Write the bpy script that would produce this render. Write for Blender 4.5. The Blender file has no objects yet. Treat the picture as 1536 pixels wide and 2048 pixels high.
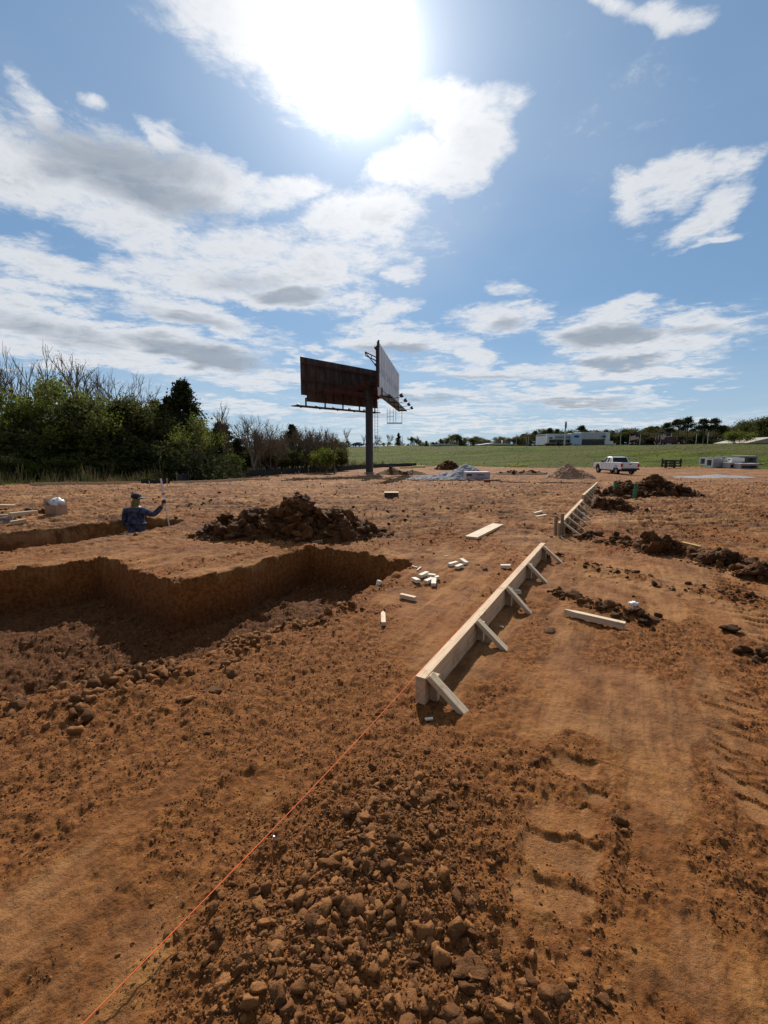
import bpy, bmesh, math, random
import numpy as np
from mathutils import Vector, Matrix
random.seed(7); RNG = np.random.default_rng(11)
S = bpy.context.scene; COL = S.collection
R = math.radians
# ------------------------------------------------------------ camera
F_PX, W_PX, H_PX, EYE = 870.0, 1536.0, 2048.0, 1.65
PITCH = math.atan(124.0 / F_PX)
cam_d = bpy.data.cameras.new('camera'); cam = bpy.data.objects.new('camera', cam_d); COL.objects.link(cam)
cam.location = (0, 0, EYE); cam.rotation_euler = (R(90) - PITCH, 0, 0)
cam_d.sensor_fit = 'VERTICAL'; cam_d.sensor_height = 24.0; cam_d.lens = 24.0 * F_PX / H_PX
cam_d.clip_start = 0.05; cam_d.clip_end = 6000
S.camera = cam
def ray(u, v):
    a, b = (u - W_PX / 2) / F_PX, (H_PX / 2 - v) / F_PX
    cp, sp = math.cos(PITCH), math.sin(PITCH)
    return Vector((a, cp + sp * b, -sp + cp * b))
# ------------------------------------------------------------ light
SUN_UV = (722, 112)
sd = ray(*SUN_UV).normalized()
SUN_EL = math.asin(sd.z); SUN_AZ = math.atan2(sd.x, sd.y)
lamp = bpy.data.lights.new('sun', 'SUN'); lamp.energy = 5.0; lamp.angle = R(0.6); lamp.color = (1.0, 0.93, 0.82)
lo = bpy.data.objects.new('sun', lamp); COL.objects.link(lo)
lo.rotation_euler = sd.to_track_quat('Z', 'Y').to_euler(); lo.location = (0, 0, 60)
S.view_settings.view_transform = 'Standard'; S.view_settings.look = 'None'
S.view_settings.exposure = 0.0; S.view_settings.gamma = 1.0; S.view_settings.use_curve_mapping = False
S.cycles.use_denoising = True
S.cycles.max_bounces = 5; S.cycles.diffuse_bounces = 1; S.cycles.glossy_bounces = 2
S.cycles.transmission_bounces = 3; S.cycles.transparent_max_bounces = 6; S.cycles.sample_clamp_indirect = 4
# ------------------------------------------------------------ node helper
class NT:
    def __init__(s, tree): s.t = tree; s.n = tree.nodes; s.l = tree.links
    def node(s, typ, **kw):
        n = s.n.new(typ)
        for k, v in kw.items(): setattr(n, k, v)
        return n
    def put(s, sock, v):
        if isinstance(v, bpy.types.NodeSocket): s.l.new(v, sock)
        elif v is not None: sock.default_value = v
    def m(s, op, a, b=None, c=None, clamp=False):
        n = s.node('ShaderNodeMath', operation=op, use_clamp=clamp)
        for i, x in enumerate((a, b, c)):
            if x is not None: s.put(n.inputs[i], x)
        return n.outputs[0]
    def v(s, op, a, b=None, out=0, scale=None):
        n = s.node('ShaderNodeVectorMath', operation=op)
        s.put(n.inputs[0], a)
        if b is not None: s.put(n.inputs[1], b)
        if scale is not None: s.put(n.inputs['Scale'], scale)
        return n.outputs[out]
    def noise(s, vec, scale, detail=4, rough=0.55, lac=2.0, dist=0.0, out='Fac', dims='3D'):
        n = s.node('ShaderNodeTexNoise', noise_dimensions=dims); s.put(n.inputs['Vector'], vec)
        n.inputs['Scale'].default_value = scale; n.inputs['Detail'].default_value = detail
        n.inputs['Roughness'].default_value = rough; n.inputs['Lacunarity'].default_value = lac
        n.inputs['Distortion'].default_value = dist
        return n.outputs[out]
    def smooth(s, x, lo, hi, a=0.0, b=1.0):
        n = s.node('ShaderNodeMapRange', interpolation_type='SMOOTHSTEP'); s.put(n.inputs[0], x)
        n.inputs[1].default_value = lo; n.inputs[2].default_value = hi
        n.inputs[3].default_value = a; n.inputs[4].default_value = b
        return n.outputs[0]
    def mix(s, f, a, b, mode='MIX'):
        n = s.node('ShaderNodeMix', data_type='RGBA', blend_type=mode)
        s.put(n.inputs[0], f); s.put(n.inputs[6], rgba(a)); s.put(n.inputs[7], rgba(b))
        return n.outputs[2]
def rgba(c):
    return (*c, 1.0) if isinstance(c, (tuple, list)) and len(c) == 3 else c
# ------------------------------------------------------------ world: Nishita sky and broken clouds
world = bpy.data.worlds.new('World'); S.world = world; world.use_nodes = True
w = NT(world.node_tree); w.n.clear()
out = w.node('ShaderNodeOutputWorld'); bg = w.node('ShaderNodeBackground')
sky = w.node('ShaderNodeTexSky', sky_type='NISHITA'); sky.sun_disc = False
sky.sun_elevation = SUN_EL; sky.sun_rotation = SUN_AZ; sky.air_density = 1.0; sky.dust_density = 0.3; sky.ozone_density = 1.6
SKY_K = 0.105
bg.inputs[1].default_value = SKY_K
tc = w.node('ShaderNodeTexCoord'); D = w.v('NORMALIZE', tc.outputs['Generated'])
sx = w.node('ShaderNodeSeparateXYZ'); w.put(sx.inputs[0], D); X, Y, Z = sx.outputs
Zc = w.m('MAXIMUM', Z, 0.0)
inv = w.m('DIVIDE', 1.0, w.m('ADD', Zc, 0.09))
cb = w.node('ShaderNodeCombineXYZ'); w.put(cb.inputs[0], w.m('MULTIPLY', X, inv)); w.put(cb.inputs[1], w.m('MULTIPLY', Y, inv))
Pc = cb.outputs[0]                       # point on the cloud layer
az = w.m('ARCTAN2', X, Y); el = w.m('ARCSINE', Z)
cq = w.node('ShaderNodeCombineXYZ'); w.put(cq.inputs[0], az); w.put(cq.inputs[1], el)
wn = w.noise(Pc, 2.2, 4, 0.6, out='Color'); wn = w.v('SUBTRACT', wn, (0.5, 0.5, 0.5))
warp = w.v('MULTIPLY', wn, (0.16, 0.12, 0.0)); Q = w.v('ADD', cq.outputs[0], warp)
def ang(u, v):
    d = ray(u, v).normalized(); return np.array([math.atan2(d.x, d.y), math.asin(d.z)])
def blob(u, v, rx, ry, rot, wt, Qs):
    c = ang(u, v); a = R(rot)
    e1 = ang(u + rx * math.cos(a), v + rx * math.sin(a)) - c; e2 = ang(u - ry * math.sin(a), v + ry * math.cos(a)) - c
    A = np.linalg.inv(np.array([e1, e2]).T)
    dlt = w.v('SUBTRACT', Qs, (c[0], c[1], 0))
    s1 = w.v('DOT_PRODUCT', dlt, (A[0, 0], A[0, 1], 0), out=1); s2 = w.v('DOT_PRODUCT', dlt, (A[1, 0], A[1, 1], 0), out=1)
    r2 = w.m('MULTIPLY_ADD', s2, s2, w.m('MULTIPLY', s1, s1))
    return w.m('MULTIPLY_ADD', r2, -wt, wt)
def field(bl, Qs):
    acc = None
    for b in bl:
        f = blob(*b, Qs); acc = f if acc is None else w.m('SMOOTH_MAX', acc, f, 0.12)
    return w.m('MAXIMUM', acc, -1.6)
BL = [(470,40,180,75,32,1.1),(620,110,170,95,35,1.2),(700,60,95,110,0,1.1),(745,150,40,50,20,.6),
 (930,195,95,42,-8,1.0),(945,270,62,80,10,1.0),(830,320,90,58,-15,1.0),(890,350,80,50,-10,.9),
 (760,440,75,60,-20,1.0),(680,450,80,50,0,.9),(600,540,170,48,-8,1.0),(540,590,130,28,5,.9),(450,500,150,45,-10,.7),
 (60,330,190,90,20,1.1),(250,350,200,80,12,1.2),(420,370,120,55,10,1.0),(560,370,90,32,0,.9),(250,440,170,50,15,.8),
 (330,265,45,18,35,.6),(60,200,50,20,50,.35),(205,205,25,12,20,.4),
 (50,510,110,30,10,.7),(180,560,190,30,8,.7),(350,560,200,40,0,.8),(300,480,150,30,20,.6),
 (60,650,200,38,12,.9),(330,700,190,36,10,1.1),(120,710,200,26,6,.8),(380,635,130,22,10,.8),(470,665,90,16,15,.6),(60,590,150,18,12,.55),
 (560,765,150,16,4,.6),(620,715,70,10,5,.45),
 (790,690,100,20,3,.8),(700,600,40,14,-20,.5),(760,625,70,20,-12,.6),(870,690,50,18,10,.6),(1010,640,80,24,-12,.8),(1060,615,50,14,-10,.6),
 (935,705,40,22,30,.6),(1010,580,30,14,15,.45),(810,545,30,15,-30,.5),(760,660,60,12,0,.5),
 (1190,660,90,40,-5,1.1),(1270,690,150,36,4,1.1),(1410,650,120,30,0,.8),(1250,612,70,18,-8,.7),(1300,745,130,16,2,.8),(1200,735,90,14,0,.6),
 (1340,360,75,32,-30,.75),(1265,390,30,48,10,.6),(1390,420,85,30,-40,.7),(1410,470,60,10,-22,.5),(1450,330,60,16,-25,.4),
 (1350,5,70,22,-5,.55),(1230,-10,40,14,0,.3),
 (980,745,140,14,2,.65),(1120,795,170,17,3,.7),(860,790,140,13,0,.6),(780,820,220,11,0,.55),(1240,800,90,9,0,.4),
 (560,820,200,10,0,.45),(940,850,260,8,0,.35),(1300,850,120,6,0,.2)]
GB = [(400,710,170,26,10,1.0),(100,660,190,22,12,.5),(575,592,90,20,2,1.0),(1220,672,120,30,-2,1.2),(1235,725,100,15,0,1.0),
 (250,320,240,60,12,.75),(330,390,190,45,12,.75),(120,320,90,50,0,.6),(790,700,90,14,3,.9),(1010,650,50,13,-10,.6),(380,640,110,14,10,.6),
 (480,560,100,24,0,.45),(1400,662,110,16,0,.5),(1150,805,150,9,2,.6),(850,800,130,7,0,.6),(980,752,110,7,0,.5),(720,830,160,6,0,.5)]
M = field(BL, Q); G = field(GB, w.v('ADD', cq.outputs[0], w.v('MULTIPLY', wn, (0.09, 0.06, 0))))
n1 = w.noise(w.v('MULTIPLY', Pc, (1.0, 1.35, 1.0)), 3.2, 12, 0.70, dist=0.5)
n2 = w.noise(w.v('ADD', Pc, w.v('MULTIPLY', wn, (.5, .5, 0))), 10.5, 9, 0.72)
# faint scattered clouds elsewhere so that the sky goes on out of frame
n0 = w.noise(Pc, 0.8, 3, 0.5)
Z8 = w.smooth(w.m('ABSOLUTE', az), 0.85, 1.1, -0.9, 0.0)
Mbg = w.m('ADD', w.m('MULTIPLY_ADD', n0, 4.0, -2.3), Z8)
M = w.m('MAXIMUM', M, Mbg)
dens = w.m('ADD', w.m('MULTIPLY_ADD', M, 1.15, 0.28), w.m('ADD', w.m('MULTIPLY_ADD', n1, 3.4, -1.75), w.m('ADD', w.m('MULTIPLY_ADD', n2, 2.5, -1.25), w.m('MULTIPLY_ADD', w.noise(Pc, 30.0, 5, .7, dist=.4), 1.2, -.6))))
alpha = w.smooth(dens, -0.75, 1.1)
alpha = w.m('ADD', alpha, w.m('MULTIPLY', w.smooth(n0, .42, .7), .16), clamp=True)
thick = w.smooth(dens, 0.75, 2.5)
grey = w.m('MAXIMUM', w.m('MULTIPLY', thick, 0.45), w.m('MULTIPLY', w.smooth(w.m('ADD', G, w.m('MULTIPLY_ADD', n1, 1.6, -.8)), -0.15, 0.9), 0.9))
sdot = w.v('DOT_PRODUCT', D, tuple(sd), out=1); sdot = w.m('MAXIMUM', sdot, 0.0)
near = w.m('POWER', sdot, 90.0)
grey = w.m('ADD', grey, w.m('MULTIPLY', thick, w.m('MULTIPLY_ADD', w.noise(Pc, 5.5, 6, .6), 1.5, -.75)), clamp=True)
grey = w.m('MULTIPLY', grey, w.m('SUBTRACT', 1.0, w.m('MULTIPLY', near, 0.85)))
K = 1.0 / SKY_K
ccol = w.mix(grey, (0.76*K, 0.78*K, 0.815*K), (0.30*K, 0.35*K, 0.42*K))
ccol = w.mix(near, ccol, (1.02*K, 1.0*K, .98*K))
skyc = w.mix(1.0, sky.outputs[0], (0.56, 0.72, 0.83), 'MULTIPLY')
skyc = w.mix(0.55, skyc, (0.222*K, 0.375*K, 0.585*K))
skyc = w.mix(w.smooth(Z, -0.02, 0.28, 0.55, 0.0), skyc, (0.50*K, 0.62*K, 0.76*K))   # pale hazy horizon air
base = w.mix(w.m('MULTIPLY', alpha, 0.93), skyc, ccol)
g1 = w.m('MULTIPLY', w.m('POWER', sdot, 14.0), 0.10 * K); g2 = w.m('MULTIPLY', w.m('POWER', sdot, 70.0), 0.42 * K)
g3 = w.m('MULTIPLY', w.m('POWER', sdot, 420.0), 1.6 * K)
glow = w.m('ADD', w.m('ADD', g1, g2), g3)
gc = w.v('SCALE', (1.0, 0.97, 0.95), scale=glow)
base = w.v('SCALE', base, scale=w.smooth(Y, -0.75, 0.25, 0.42, 1.0))   # the sky opposite the sun is dimmer
fin = w.v('ADD', base, gc)
w.put(bg.inputs[0], fin); w.l.new(bg.outputs[0], out.inputs[0])
world.cycles.sampling_method = 'MANUAL'; world.cycles.sample_map_resolution = 512
# ------------------------------------------------------------ numpy noise
_h = np.random.default_rng(3).random((256, 256)) * 2 * np.pi
_gx, _gy = np.cos(_h), np.sin(_h)
def pn(x, y, seed=0):
    x = x + seed * 17.37; y = y + seed * 9.71
    xi = np.floor(x).astype(np.int64); yi = np.floor(y).astype(np.int64); fx = x - xi; fy = y - yi
    u = fx * fx * fx * (fx * (fx * 6 - 15) + 10); v = fy * fy * fy * (fy * (fy * 6 - 15) + 10)
    def g(i, j, a, b):
        ii, jj = (xi + i) & 255, (yi + j) & 255
        return _gx[ii, jj] * a + _gy[ii, jj] * b
    a = g(0, 0, fx, fy); b = g(1, 0, fx - 1, fy); c = g(0, 1, fx, fy - 1); d = g(1, 1, fx - 1, fy - 1)
    return ((a + (b - a) * u) * (1 - v) + (c + (d - c) * u) * v) * 1.5
def fbm(x, y, s, o=4, r=0.5, seed=0):
    t = 0; a = 1.0
    for i in range(o):
        t = t + a * pn(x * s, y * s, seed + i * 3); s *= 2.03; a *= r
    return t
def sst(x, a, b):
    t = np.clip((x - a) / (b - a), 0, 1); return t * t * (3 - 2 * t)
# ------------------------------------------------------------ ground shape
def g0(x, y):
    x = np.asarray(x, float); y = np.asarray(y, float)
    z = -1.0 * sst(y, 10, 45)
    yb = 74 - 0.32 * x; yc = np.maximum(143 - 0.72 * x, yb + 22)
    e = np.clip((y - yb) / (yc - yb), 0, 1); e = 0.35 * e + 0.65 * e * e * (3 - 2 * e)
    return z + 3.78 * e
def P(u, v, dz=0.0):
    """point where the photo's pixel meets the (smooth) ground"""
    d = ray(u, v); t = 0.5; p = None; st = 0.05
    for i in range(4000):
        q = Vector((0, 0, EYE)) + d * t
        if q.z - dz <= float(g0(q.x, q.y)): break
        st = max(0.004, t * 0.004); t += st
    return np.array([q.x, q.y])
def PY(u, v, y):
    d = ray(u, v); k = y / d.y; return Vector((d.x * k, y, EYE + d.z * k))
def seg_dist(x, y, pts):
    best = np.full(x.shape, 1e9)
    for (ax, ay), (bx, by) in zip(pts[:-1], pts[1:]):
        dx, dy = bx - ax, by - ay; L = dx * dx + dy * dy + 1e-12
        t = np.clip(((x - ax) * dx + (y - ay) * dy) / L, 0, 1)
        best = np.minimum(best, np.hypot(x - ax - t * dx, y - ay - t * dy))
    return best
def inside(x, y, poly):
    r = np.zeros(x.shape, bool); n = len(poly)
    for i in range(n):
        ax, ay = poly[i]; bx, by = poly[(i + 1) % n]
        c = ((ay > y) != (by > y)) & (x < (bx - ax) * (y - ay) / (by - ay + 1e-12) + ax)
        r ^= c
    return r
GP = lambda L: [tuple(P(u, v)) for u, v in L]
WALL = GP([(-520,1185),(-200,1158),(0,1143),(112,1133),(205,1122),(262,1143),(345,1170),(487,1138),(560,1112),(616,1095),(700,1104),(828,1126),(770,1158),(690,1206)])
LIP = GP([(690,1206),(640,1236),(560,1262),(440,1318),(250,1380),(0,1430),(-400,1480),(-900,1500)])
PIT = WALL + LIP[1:] + [(-9.0, 6.0)]
TR_N = GP([(-260,1118),(0,1100),(130,1090),(200,1078),(285,1066),(345,1054),(368,1048)])
TR_F = GP([(368,1046),(330,1042),(250,1044),(160,1052),(0,1064),(-260,1078)])
TRN = TR_N + TR_F
PIT_D, TRN_D = 0.61, 1.05
WR = [  # windrows of loose clods (ground line, half width, height)
 (GP([(1100,1190),(1160,1205),(1230,1222),(1290,1240),(1350,1262),(1440,1288),(1536,1318),(1640,1350)]), .10, .035),
 (GP([(1150,1062),(1200,1078),(1260,1092),(1330,1102),(1400,1112),(1470,1128),(1536,1142),(1640,1165)]), .22, .05),
 (GP([(1100,1112),(1200,1138),(1320,1165),(1440,1188),(1560,1205)]), .16, .025),
 (GP([(300,1350),(430,1310),(560,1262),(660,1215)]), .22, .05),
 (GP([(240,1378),(120,1400),(0,1430),(-150,1470)]), .30, .06),
]
MND = GP([(800,1600),(760,1700),(720,1800),(650,1900),(560,2040)])
MND2 = GP([(900,1900),(960,2040),(1000,2200)])
TRK = [(GP([(1440,1370),(1480,1460),(1560,1640)]), .17, .135), (GP([(1170,1520),(1120,1700),(1060,1930)]), .13, .20), (GP([(1010,1105),(1200,1150),(1536,1230)]), .14, .16)]
def track(x, y, pts, wd, per):
    (ax, ay), (bx, by) = pts[0], pts[-1]; L = math.hypot(bx - ax, by - ay); dx, dy = (bx - ax) / L, (by - ay) / L
    d = seg_dist(x, y, pts); x0_, y0_ = x, y; x = x + .05 * fbm(x0_, y0_, 4, 3, .6, 17); y = y + .05 * fbm(x0_, y0_, 4, 3, .6, 18); d = seg_dist(x, y, pts); s = (x - ax) * dx + (y - ay) * dy + .06 * fbm(x, y, 2.2, 3, .6, 7); e = np.clip((s + .1) / .2, 0, 1) * np.clip((L + .1 - s) / .2, 0, 1)
    m = sst(-d, -wd * 1.3, -wd * .7) * e * sst(fbm(x, y, 2.6, 3, .6, 19), -.38, .12); ph = (s / per) % 1.0
    return m, ph, d
def looseness(x, y):
    L = fbm(x, y, 0.55, 4, 0.55, 5) * 0.95 + fbm(x, y, 2.1, 2, 0.5, 9) * 0.45
    c28, s28 = math.cos(R(28)), math.sin(R(28)); ra, rb = x * c28 - y * s28, x * s28 + y * c28
    L = L - 0.06 + .7 * fbm(ra * 3.2, rb * .8, 1.0, 3, .6, 23) - 0.9 * sst(y, 7, 13)
    d = seg_dist(x, y, MND); L = L + 1.3 * np.exp(-(d / 0.42) ** 2) 
    d = seg_dist(x, y, MND2); L = L + 1.2 * np.exp(-(d / 0.3) ** 2)
    # loose spoil in front of and inside the pit, on the camera side of the forms
    for (u, v, r, a) in [(150,1450,1.3,.9),(420,1350,.9,.7),(1010,1420,.5,.8),(1060,1300,.45,.7),(640,1300,.7,.5),(1250,1900,.5,.5),(830,1480,.3,.7),(1400,1750,.5,.4),(1000,1600,.4,.3)]:
        c = P(u, v); L = L + a * np.exp(-((x - c[0]) ** 2 + (y - c[1]) ** 2) / (r * r))
    for (u, v, r, a) in [(1230,1400,.42,1.0),(1130,1700,.22,.8),(1080,1800,.2,.8),(560,1340,.3,.5),(300,1800,.35,.5),(1400,1150,1.6,.5),(1350,1950,.2,.7),(480,1550,.3,.5),(700,2010,.1,.8),(890,1830,.12,.8)]:
        c = P(u, v); L = L - a * np.exp(-((x - c[0]) ** 2 + (y - c[1]) ** 2) / (r * r))
    L = L + .8 * inside(x, y, PIT)
    for pts, wd, per in TRK:
        m, ph, d = track(x, y, pts, wd, per); L = L - 1.5 * m * (ph < .72) + .5 * m * (ph >= .72) + .4 * np.exp(-((d - wd * 1.4) / .05) ** 2) * (m >= 0) * (d < .6)
    for pts, hw, h in WR:
        L = L + 1.2 * np.exp(-(seg_dist(x, y, pts) / (hw * 1.3)) ** 2)
    return np.clip(L * 0.9 + 0.35, 0, 1)
def H(x, y, full=True):
    x = np.asarray(x, float); y = np.asarray(y, float)
    z = g0(x, y)
    nearm = (np.abs(x) < 26) & (y < 40) & (y > -3)
    z = z + 0.05 * fbm(x, y, 0.22, 3, 0.5, 21) * (1 - sst(y, 60, 90)) * sst(np.hypot(x, y), 0, 4) + 0.35 * fbm(x, y, 0.05, 3, 0.5, 22) * sst(y, 75, 110)
    idx = np.nonzero(nearm.ravel())[0]
    if len(idx):
        zf = z.ravel().copy(); xx = x.ravel()[idx]; yy = y.ravel()[idx]
        L = looseness(xx, yy)
        dd = (0.005 + 0.012 * L) * fbm(xx, yy, 7.0, 4, 0.66, 31) + (.002 + .005 * L) * fbm(xx, yy, 19.0, 3, .6, 30) + 0.022 * L * np.maximum(fbm(xx, yy, 2.4, 2, .5, 33), -.3)
        far = sst(yy, 6, 16)
        dd = dd + far * 0.05 * fbm(xx, yy, 1.3, 5, 0.66, 35) + far * .03 * fbm(xx, yy, 5.0, 3, .6, 36)
        c28, s28 = math.cos(R(28)), math.sin(R(28)); ra, rb = xx * c28 - yy * s28, xx * s28 + yy * c28
        dd = dd + .012 * fbm(ra * 4.5, rb * .7, 1.0, 4, .6, 24) + sst(yy, 5, 9) * .02 * fbm(ra * .7, rb * 3.5, 1.0, 4, .6, 25) + sst(yy, 7, 12) * .045 * fbm(xx * .5, yy * 1.9, 1.0, 4, .6, 26)
        # crawler ruts running away to the right-hand side
        c, s_ = math.cos(R(30)), math.sin(R(30))
        a_ = xx * c - yy * s_; b_ = xx * s_ + yy * c
        rut = np.exp(-((a_ - 1.15 + 0.1 * pn(b_ * .7, a_ * 0, 3)) / 0.20) ** 2) + np.exp(-((a_ - 3.0) / 0.22) ** 2)
        dd = dd + rut * (0.016 * np.sign(np.sin(b_ * 38 + a_ * 3)) * (pn(xx * 2, yy * 2, 8) > -.1) - 0.012) * (1 - far)
        cr = (0.5 + 0.5 * np.sin(b_ * 30)) * (pn(xx * .45, yy * .45, 77) > 0.12)
        dd = dd + 0.028 * far * cr
        for pts, hw, h in WR: dd = dd + h * np.exp(-(seg_dist(xx, yy, pts) / hw) ** 2) * (0.6 + 0.9 * np.maximum(pn(xx * 5, yy * 5, 4), -.5))
        for pts, wd, per in TRK:
            m, ph, d = track(xx, yy, pts, wd, per); dd = dd * (1 - .6 * m) + m * (-.014 + .019 * np.exp(-((ph - .86) / .09) ** 2)) + .016 * np.exp(-((d - wd * 1.3) / .035) ** 2) * (d < .6) * np.clip(m + .3, 0, 1) * (pn(xx * 6, yy * 6, 5) > -.2)
        d = seg_dist(xx, yy, MND); dd = dd + 0.05 * np.exp(-(d / 0.38) ** 2)
        rdg = 1 - np.abs(fbm(xx, yy, 2.6, 4, .62, 81)) * 1.8
        dd = dd + sst(yy, 4.5, 9) * 0.04 * np.maximum(rdg, -.5) * (.35 + .65 * sst(fbm(xx, yy, .5, 2, .5, 82), -.3, .3))
        wx = xx + 0.05 * fbm(xx, yy, 1.5, 3, .5, 41); wy = yy + 0.05 * fbm(xx, yy, 1.5, 3, .5, 45)
        ins = inside(wx, wy, PIT)
        dw = seg_dist(wx, wy, WALL); dl = seg_dist(wx, wy, LIP)
        rw = np.interp(xx, [P(440, 1318)[0], P(670, 1215)[0]], [1.2, 0.12]); k = np.minimum(np.clip(dw / 0.075, 0, 1) ** .8, sst(dl / rw, 0.0, 1.0))
        dd = dd * np.where(ins & (dw < .09), .15, np.where(ins, 1 + k, 1)) + np.where(ins, -PIT_D * k - 0.05 * k * fbm(xx, yy, 1.5, 3, .5, 47), 0.0)
        dd = dd + np.where(~ins, 0.03 * np.exp(-(dw / 0.15) ** 2) * (pn(xx * 4, yy * 4, 12) > 0), 0)
        ins = inside(wx, wy, TRN); dw = np.minimum(seg_dist(wx, wy, TR_N), seg_dist(wx, wy, TR_F))
        dd = dd + np.where(ins, -TRN_D * sst(dw, 0, 0.22), 0)
        zf[idx] += dd; z = zf.reshape(x.shape)
    return z
def Hs(x, y): return float(H(np.array([x]), np.array([y]))[0])
# ------------------------------------------------------------ object helpers
def tag(o, label=None, cat=None, group=None, kind=None):
    if label: o['label'] = label
    if cat: o['category'] = cat
    if group: o['group'] = group
    if kind: o['kind'] = kind
    return o
def np_mesh(name, V, faces, mat, smooth=False, k=None):
    """V (n,3); faces (m,k) array"""
    me = bpy.data.meshes.new(name); V = np.asarray(V, np.float32); Fc = np.asarray(faces, np.int32); k = Fc.shape[1]
    me.vertices.add(len(V)); me.vertices.foreach_set('co', V.ravel())
    me.loops.add(Fc.size); me.loops.foreach_set('vertex_index', Fc.ravel())
    me.polygons.add(len(Fc)); me.polygons.foreach_set('loop_start', np.arange(0, Fc.size, k, dtype=np.int32))
    me.polygons.foreach_set('loop_total', np.full(len(Fc), k, np.int32))
    if smooth: me.polygons.foreach_set('use_smooth', np.ones(len(Fc), bool))
    me.update(calc_edges=True)
    if mat: me.materials.append(mat)
    return me
def attr(me, name, vals):
    a = me.attributes.new(name, 'FLOAT', 'POINT'); a.data.foreach_set('value', np.asarray(vals, np.float32))
def link(name, me, parent=None, world=True):
    o = bpy.data.objects.new(name, me); COL.objects.link(o)
    if parent is not None:
        o.parent = parent
        if world: o.matrix_parent_inverse = pmat(parent).inverted()
    return o
def pmat(o):
    return Matrix.LocRotScale(o.location, o.rotation_euler, o.scale)
def empty(name, loc, rz=0.0, label=None, cat=None, group=None):
    o = bpy.data.objects.new(name, None); COL.objects.link(o); o.location = loc; o.rotation_euler = (0, 0, rz)
    o.empty_display_size = 0.2
    return tag(o, label, cat, group)
def copy_tree(o, parent=None, label=None, group=None):
    c = o.copy(); COL.objects.link(c); c.parent = parent
    if label: c['label'] = label
    if group: c['group'] = group
    for ch in o.children: copy_tree(ch, c)
    return c
class MB:
    def __init__(s): s.V = []; s.F = []
    def add(s, vs, fs):
        n = len(s.V); s.V += [tuple(v) for v in vs]; s.F += [tuple(i + n for i in f) for f in fs]; return s
    def box(s, a, b):
        (x0, y0, z0), (x1, y1, z1) = a, b
        return s.add([(x0,y0,z0),(x1,y0,z0),(x1,y1,z0),(x0,y1,z0),(x0,y0,z1),(x1,y0,z1),(x1,y1,z1),(x0,y1,z1)],
                     [(3,2,1,0),(4,5,6,7),(0,1,5,4),(1,2,6,5),(2,3,7,6),(3,0,4,7)])
    def bar(s, a, b, w_, h_, up=(0, 0, 1)):
        a, b = Vector(a), Vector(b); x = (b - a).normalized(); up = Vector(up)
        y = up.cross(x)
        if y.length < 1e-4: y = Vector((0, 1, 0)).cross(x)
        y.normalize(); z = x.cross(y)
        vs = [p + y * (i * w_ / 2) + z * (j * h_ / 2) for p in (a, b) for i, j in ((-1,-1),(1,-1),(1,1),(-1,1))]
        return s.add(vs, [(0,1,2,3),(7,6,5,4),(0,4,5,1),(1,5,6,2),(2,6,7,3),(3,7,4,0)])
    def tube(s, pts, rad, n=8, cap=True):
        pts = [Vector(p) for p in pts]; rs = rad if isinstance(rad, (list, tuple)) else [rad] * len(pts)
        rings = []; prev = None
        for i, p in enumerate(pts):
            d = (pts[min(i + 1, len(pts) - 1)] - pts[max(i - 1, 0)]).normalized()
            if prev is None:
                a = d.cross(Vector((0, 0, 1)))
                if a.length < 1e-3: a = Vector((1, 0, 0))
                a.normalize()
            else:
                a = prev - d * prev.dot(d)
                if a.length < 1e-4: a = d.orthogonal()
                a.normalize()
            prev = a; b = d.cross(a)
            rings.append([p + (a * math.cos(2*math.pi*k/n) + b * math.sin(2*math.pi*k/n)) * rs[i] for k in range(n)])
        fs = [(i*n+k, i*n+(k+1) % n, (i+1)*n+(k+1) % n, (i+1)*n+k) for i in range(len(pts)-1) for k in range(n)]
        if cap: fs += [tuple(range(n-1, -1, -1)), tuple((len(pts)-1)*n+k for k in range(n))]
        return s.add([v for r_ in rings for v in r_], fs)
    def prism(s, prof, y0, y1, axis='y'):
        """profile of (a,b) extruded; axis y: (a,y,b)"""
        n = len(prof)
        mk = (lambda a, t, b: (a, t, b)) if axis == 'y' else (lambda a, t, b: (t, a, b)) if axis == 'x' else (lambda a, t, b: (a, b, t))
        vs = [mk(a, y0, b) for a, b in prof] + [mk(a, y1, b) for a, b in prof]
        return s.add(vs, [tuple(range(n)), tuple(range(2*n-1, n-1, -1))] + [(i, n+i, n+(i+1) % n, (i+1) % n) for i in range(n)])
    def ball(s, c, r, sc=(1, 1, 1), n=8, m=6, rough=0):
        c = Vector(c); vs = []
        for j in range(1, m):
            th = math.pi * j / m
            for i in range(n):
                ph = 2*math.pi*i/n; k = r * (1 + random.uniform(-rough, rough))
                vs.append(c + Vector((k*sc[0]*math.sin(th)*math.cos(ph), k*sc[1]*math.sin(th)*math.sin(ph), k*sc[2]*math.cos(th))))
        vs += [c + Vector((0, 0, r*sc[2])), c - Vector((0, 0, r*sc[2]))]; t = len(vs) - 2
        fs = [(j*n+i, (j+1)*n+i, (j+1)*n+(i+1) % n, j*n+(i+1) % n) for j in range(m-2) for i in range(n)]
        fs += [(t, i, (i+1) % n) for i in range(n)] + [(t+1, (m-2)*n+(i+1) % n, (m-2)*n+i) for i in range(n)]
        return s.add(vs, fs)
    def mesh(s, name, mat, smooth=False, bevel=0):
        me = bpy.data.meshes.new(name); me.from_pydata(s.V, [], s.F)
        bm = bmesh.new(); bm.from_mesh(me); bmesh.ops.recalc_face_normals(bm, faces=bm.faces)
        if bevel: bmesh.ops.bevel(bm, geom=bm.edges[:], offset=bevel, segments=1, affect='EDGES', clamp_overlap=True)
        bm.to_mesh(me); bm.free()
        if smooth:
            for p in me.polygons: p.use_smooth = True
        me.materials.append(mat); return me
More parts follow.
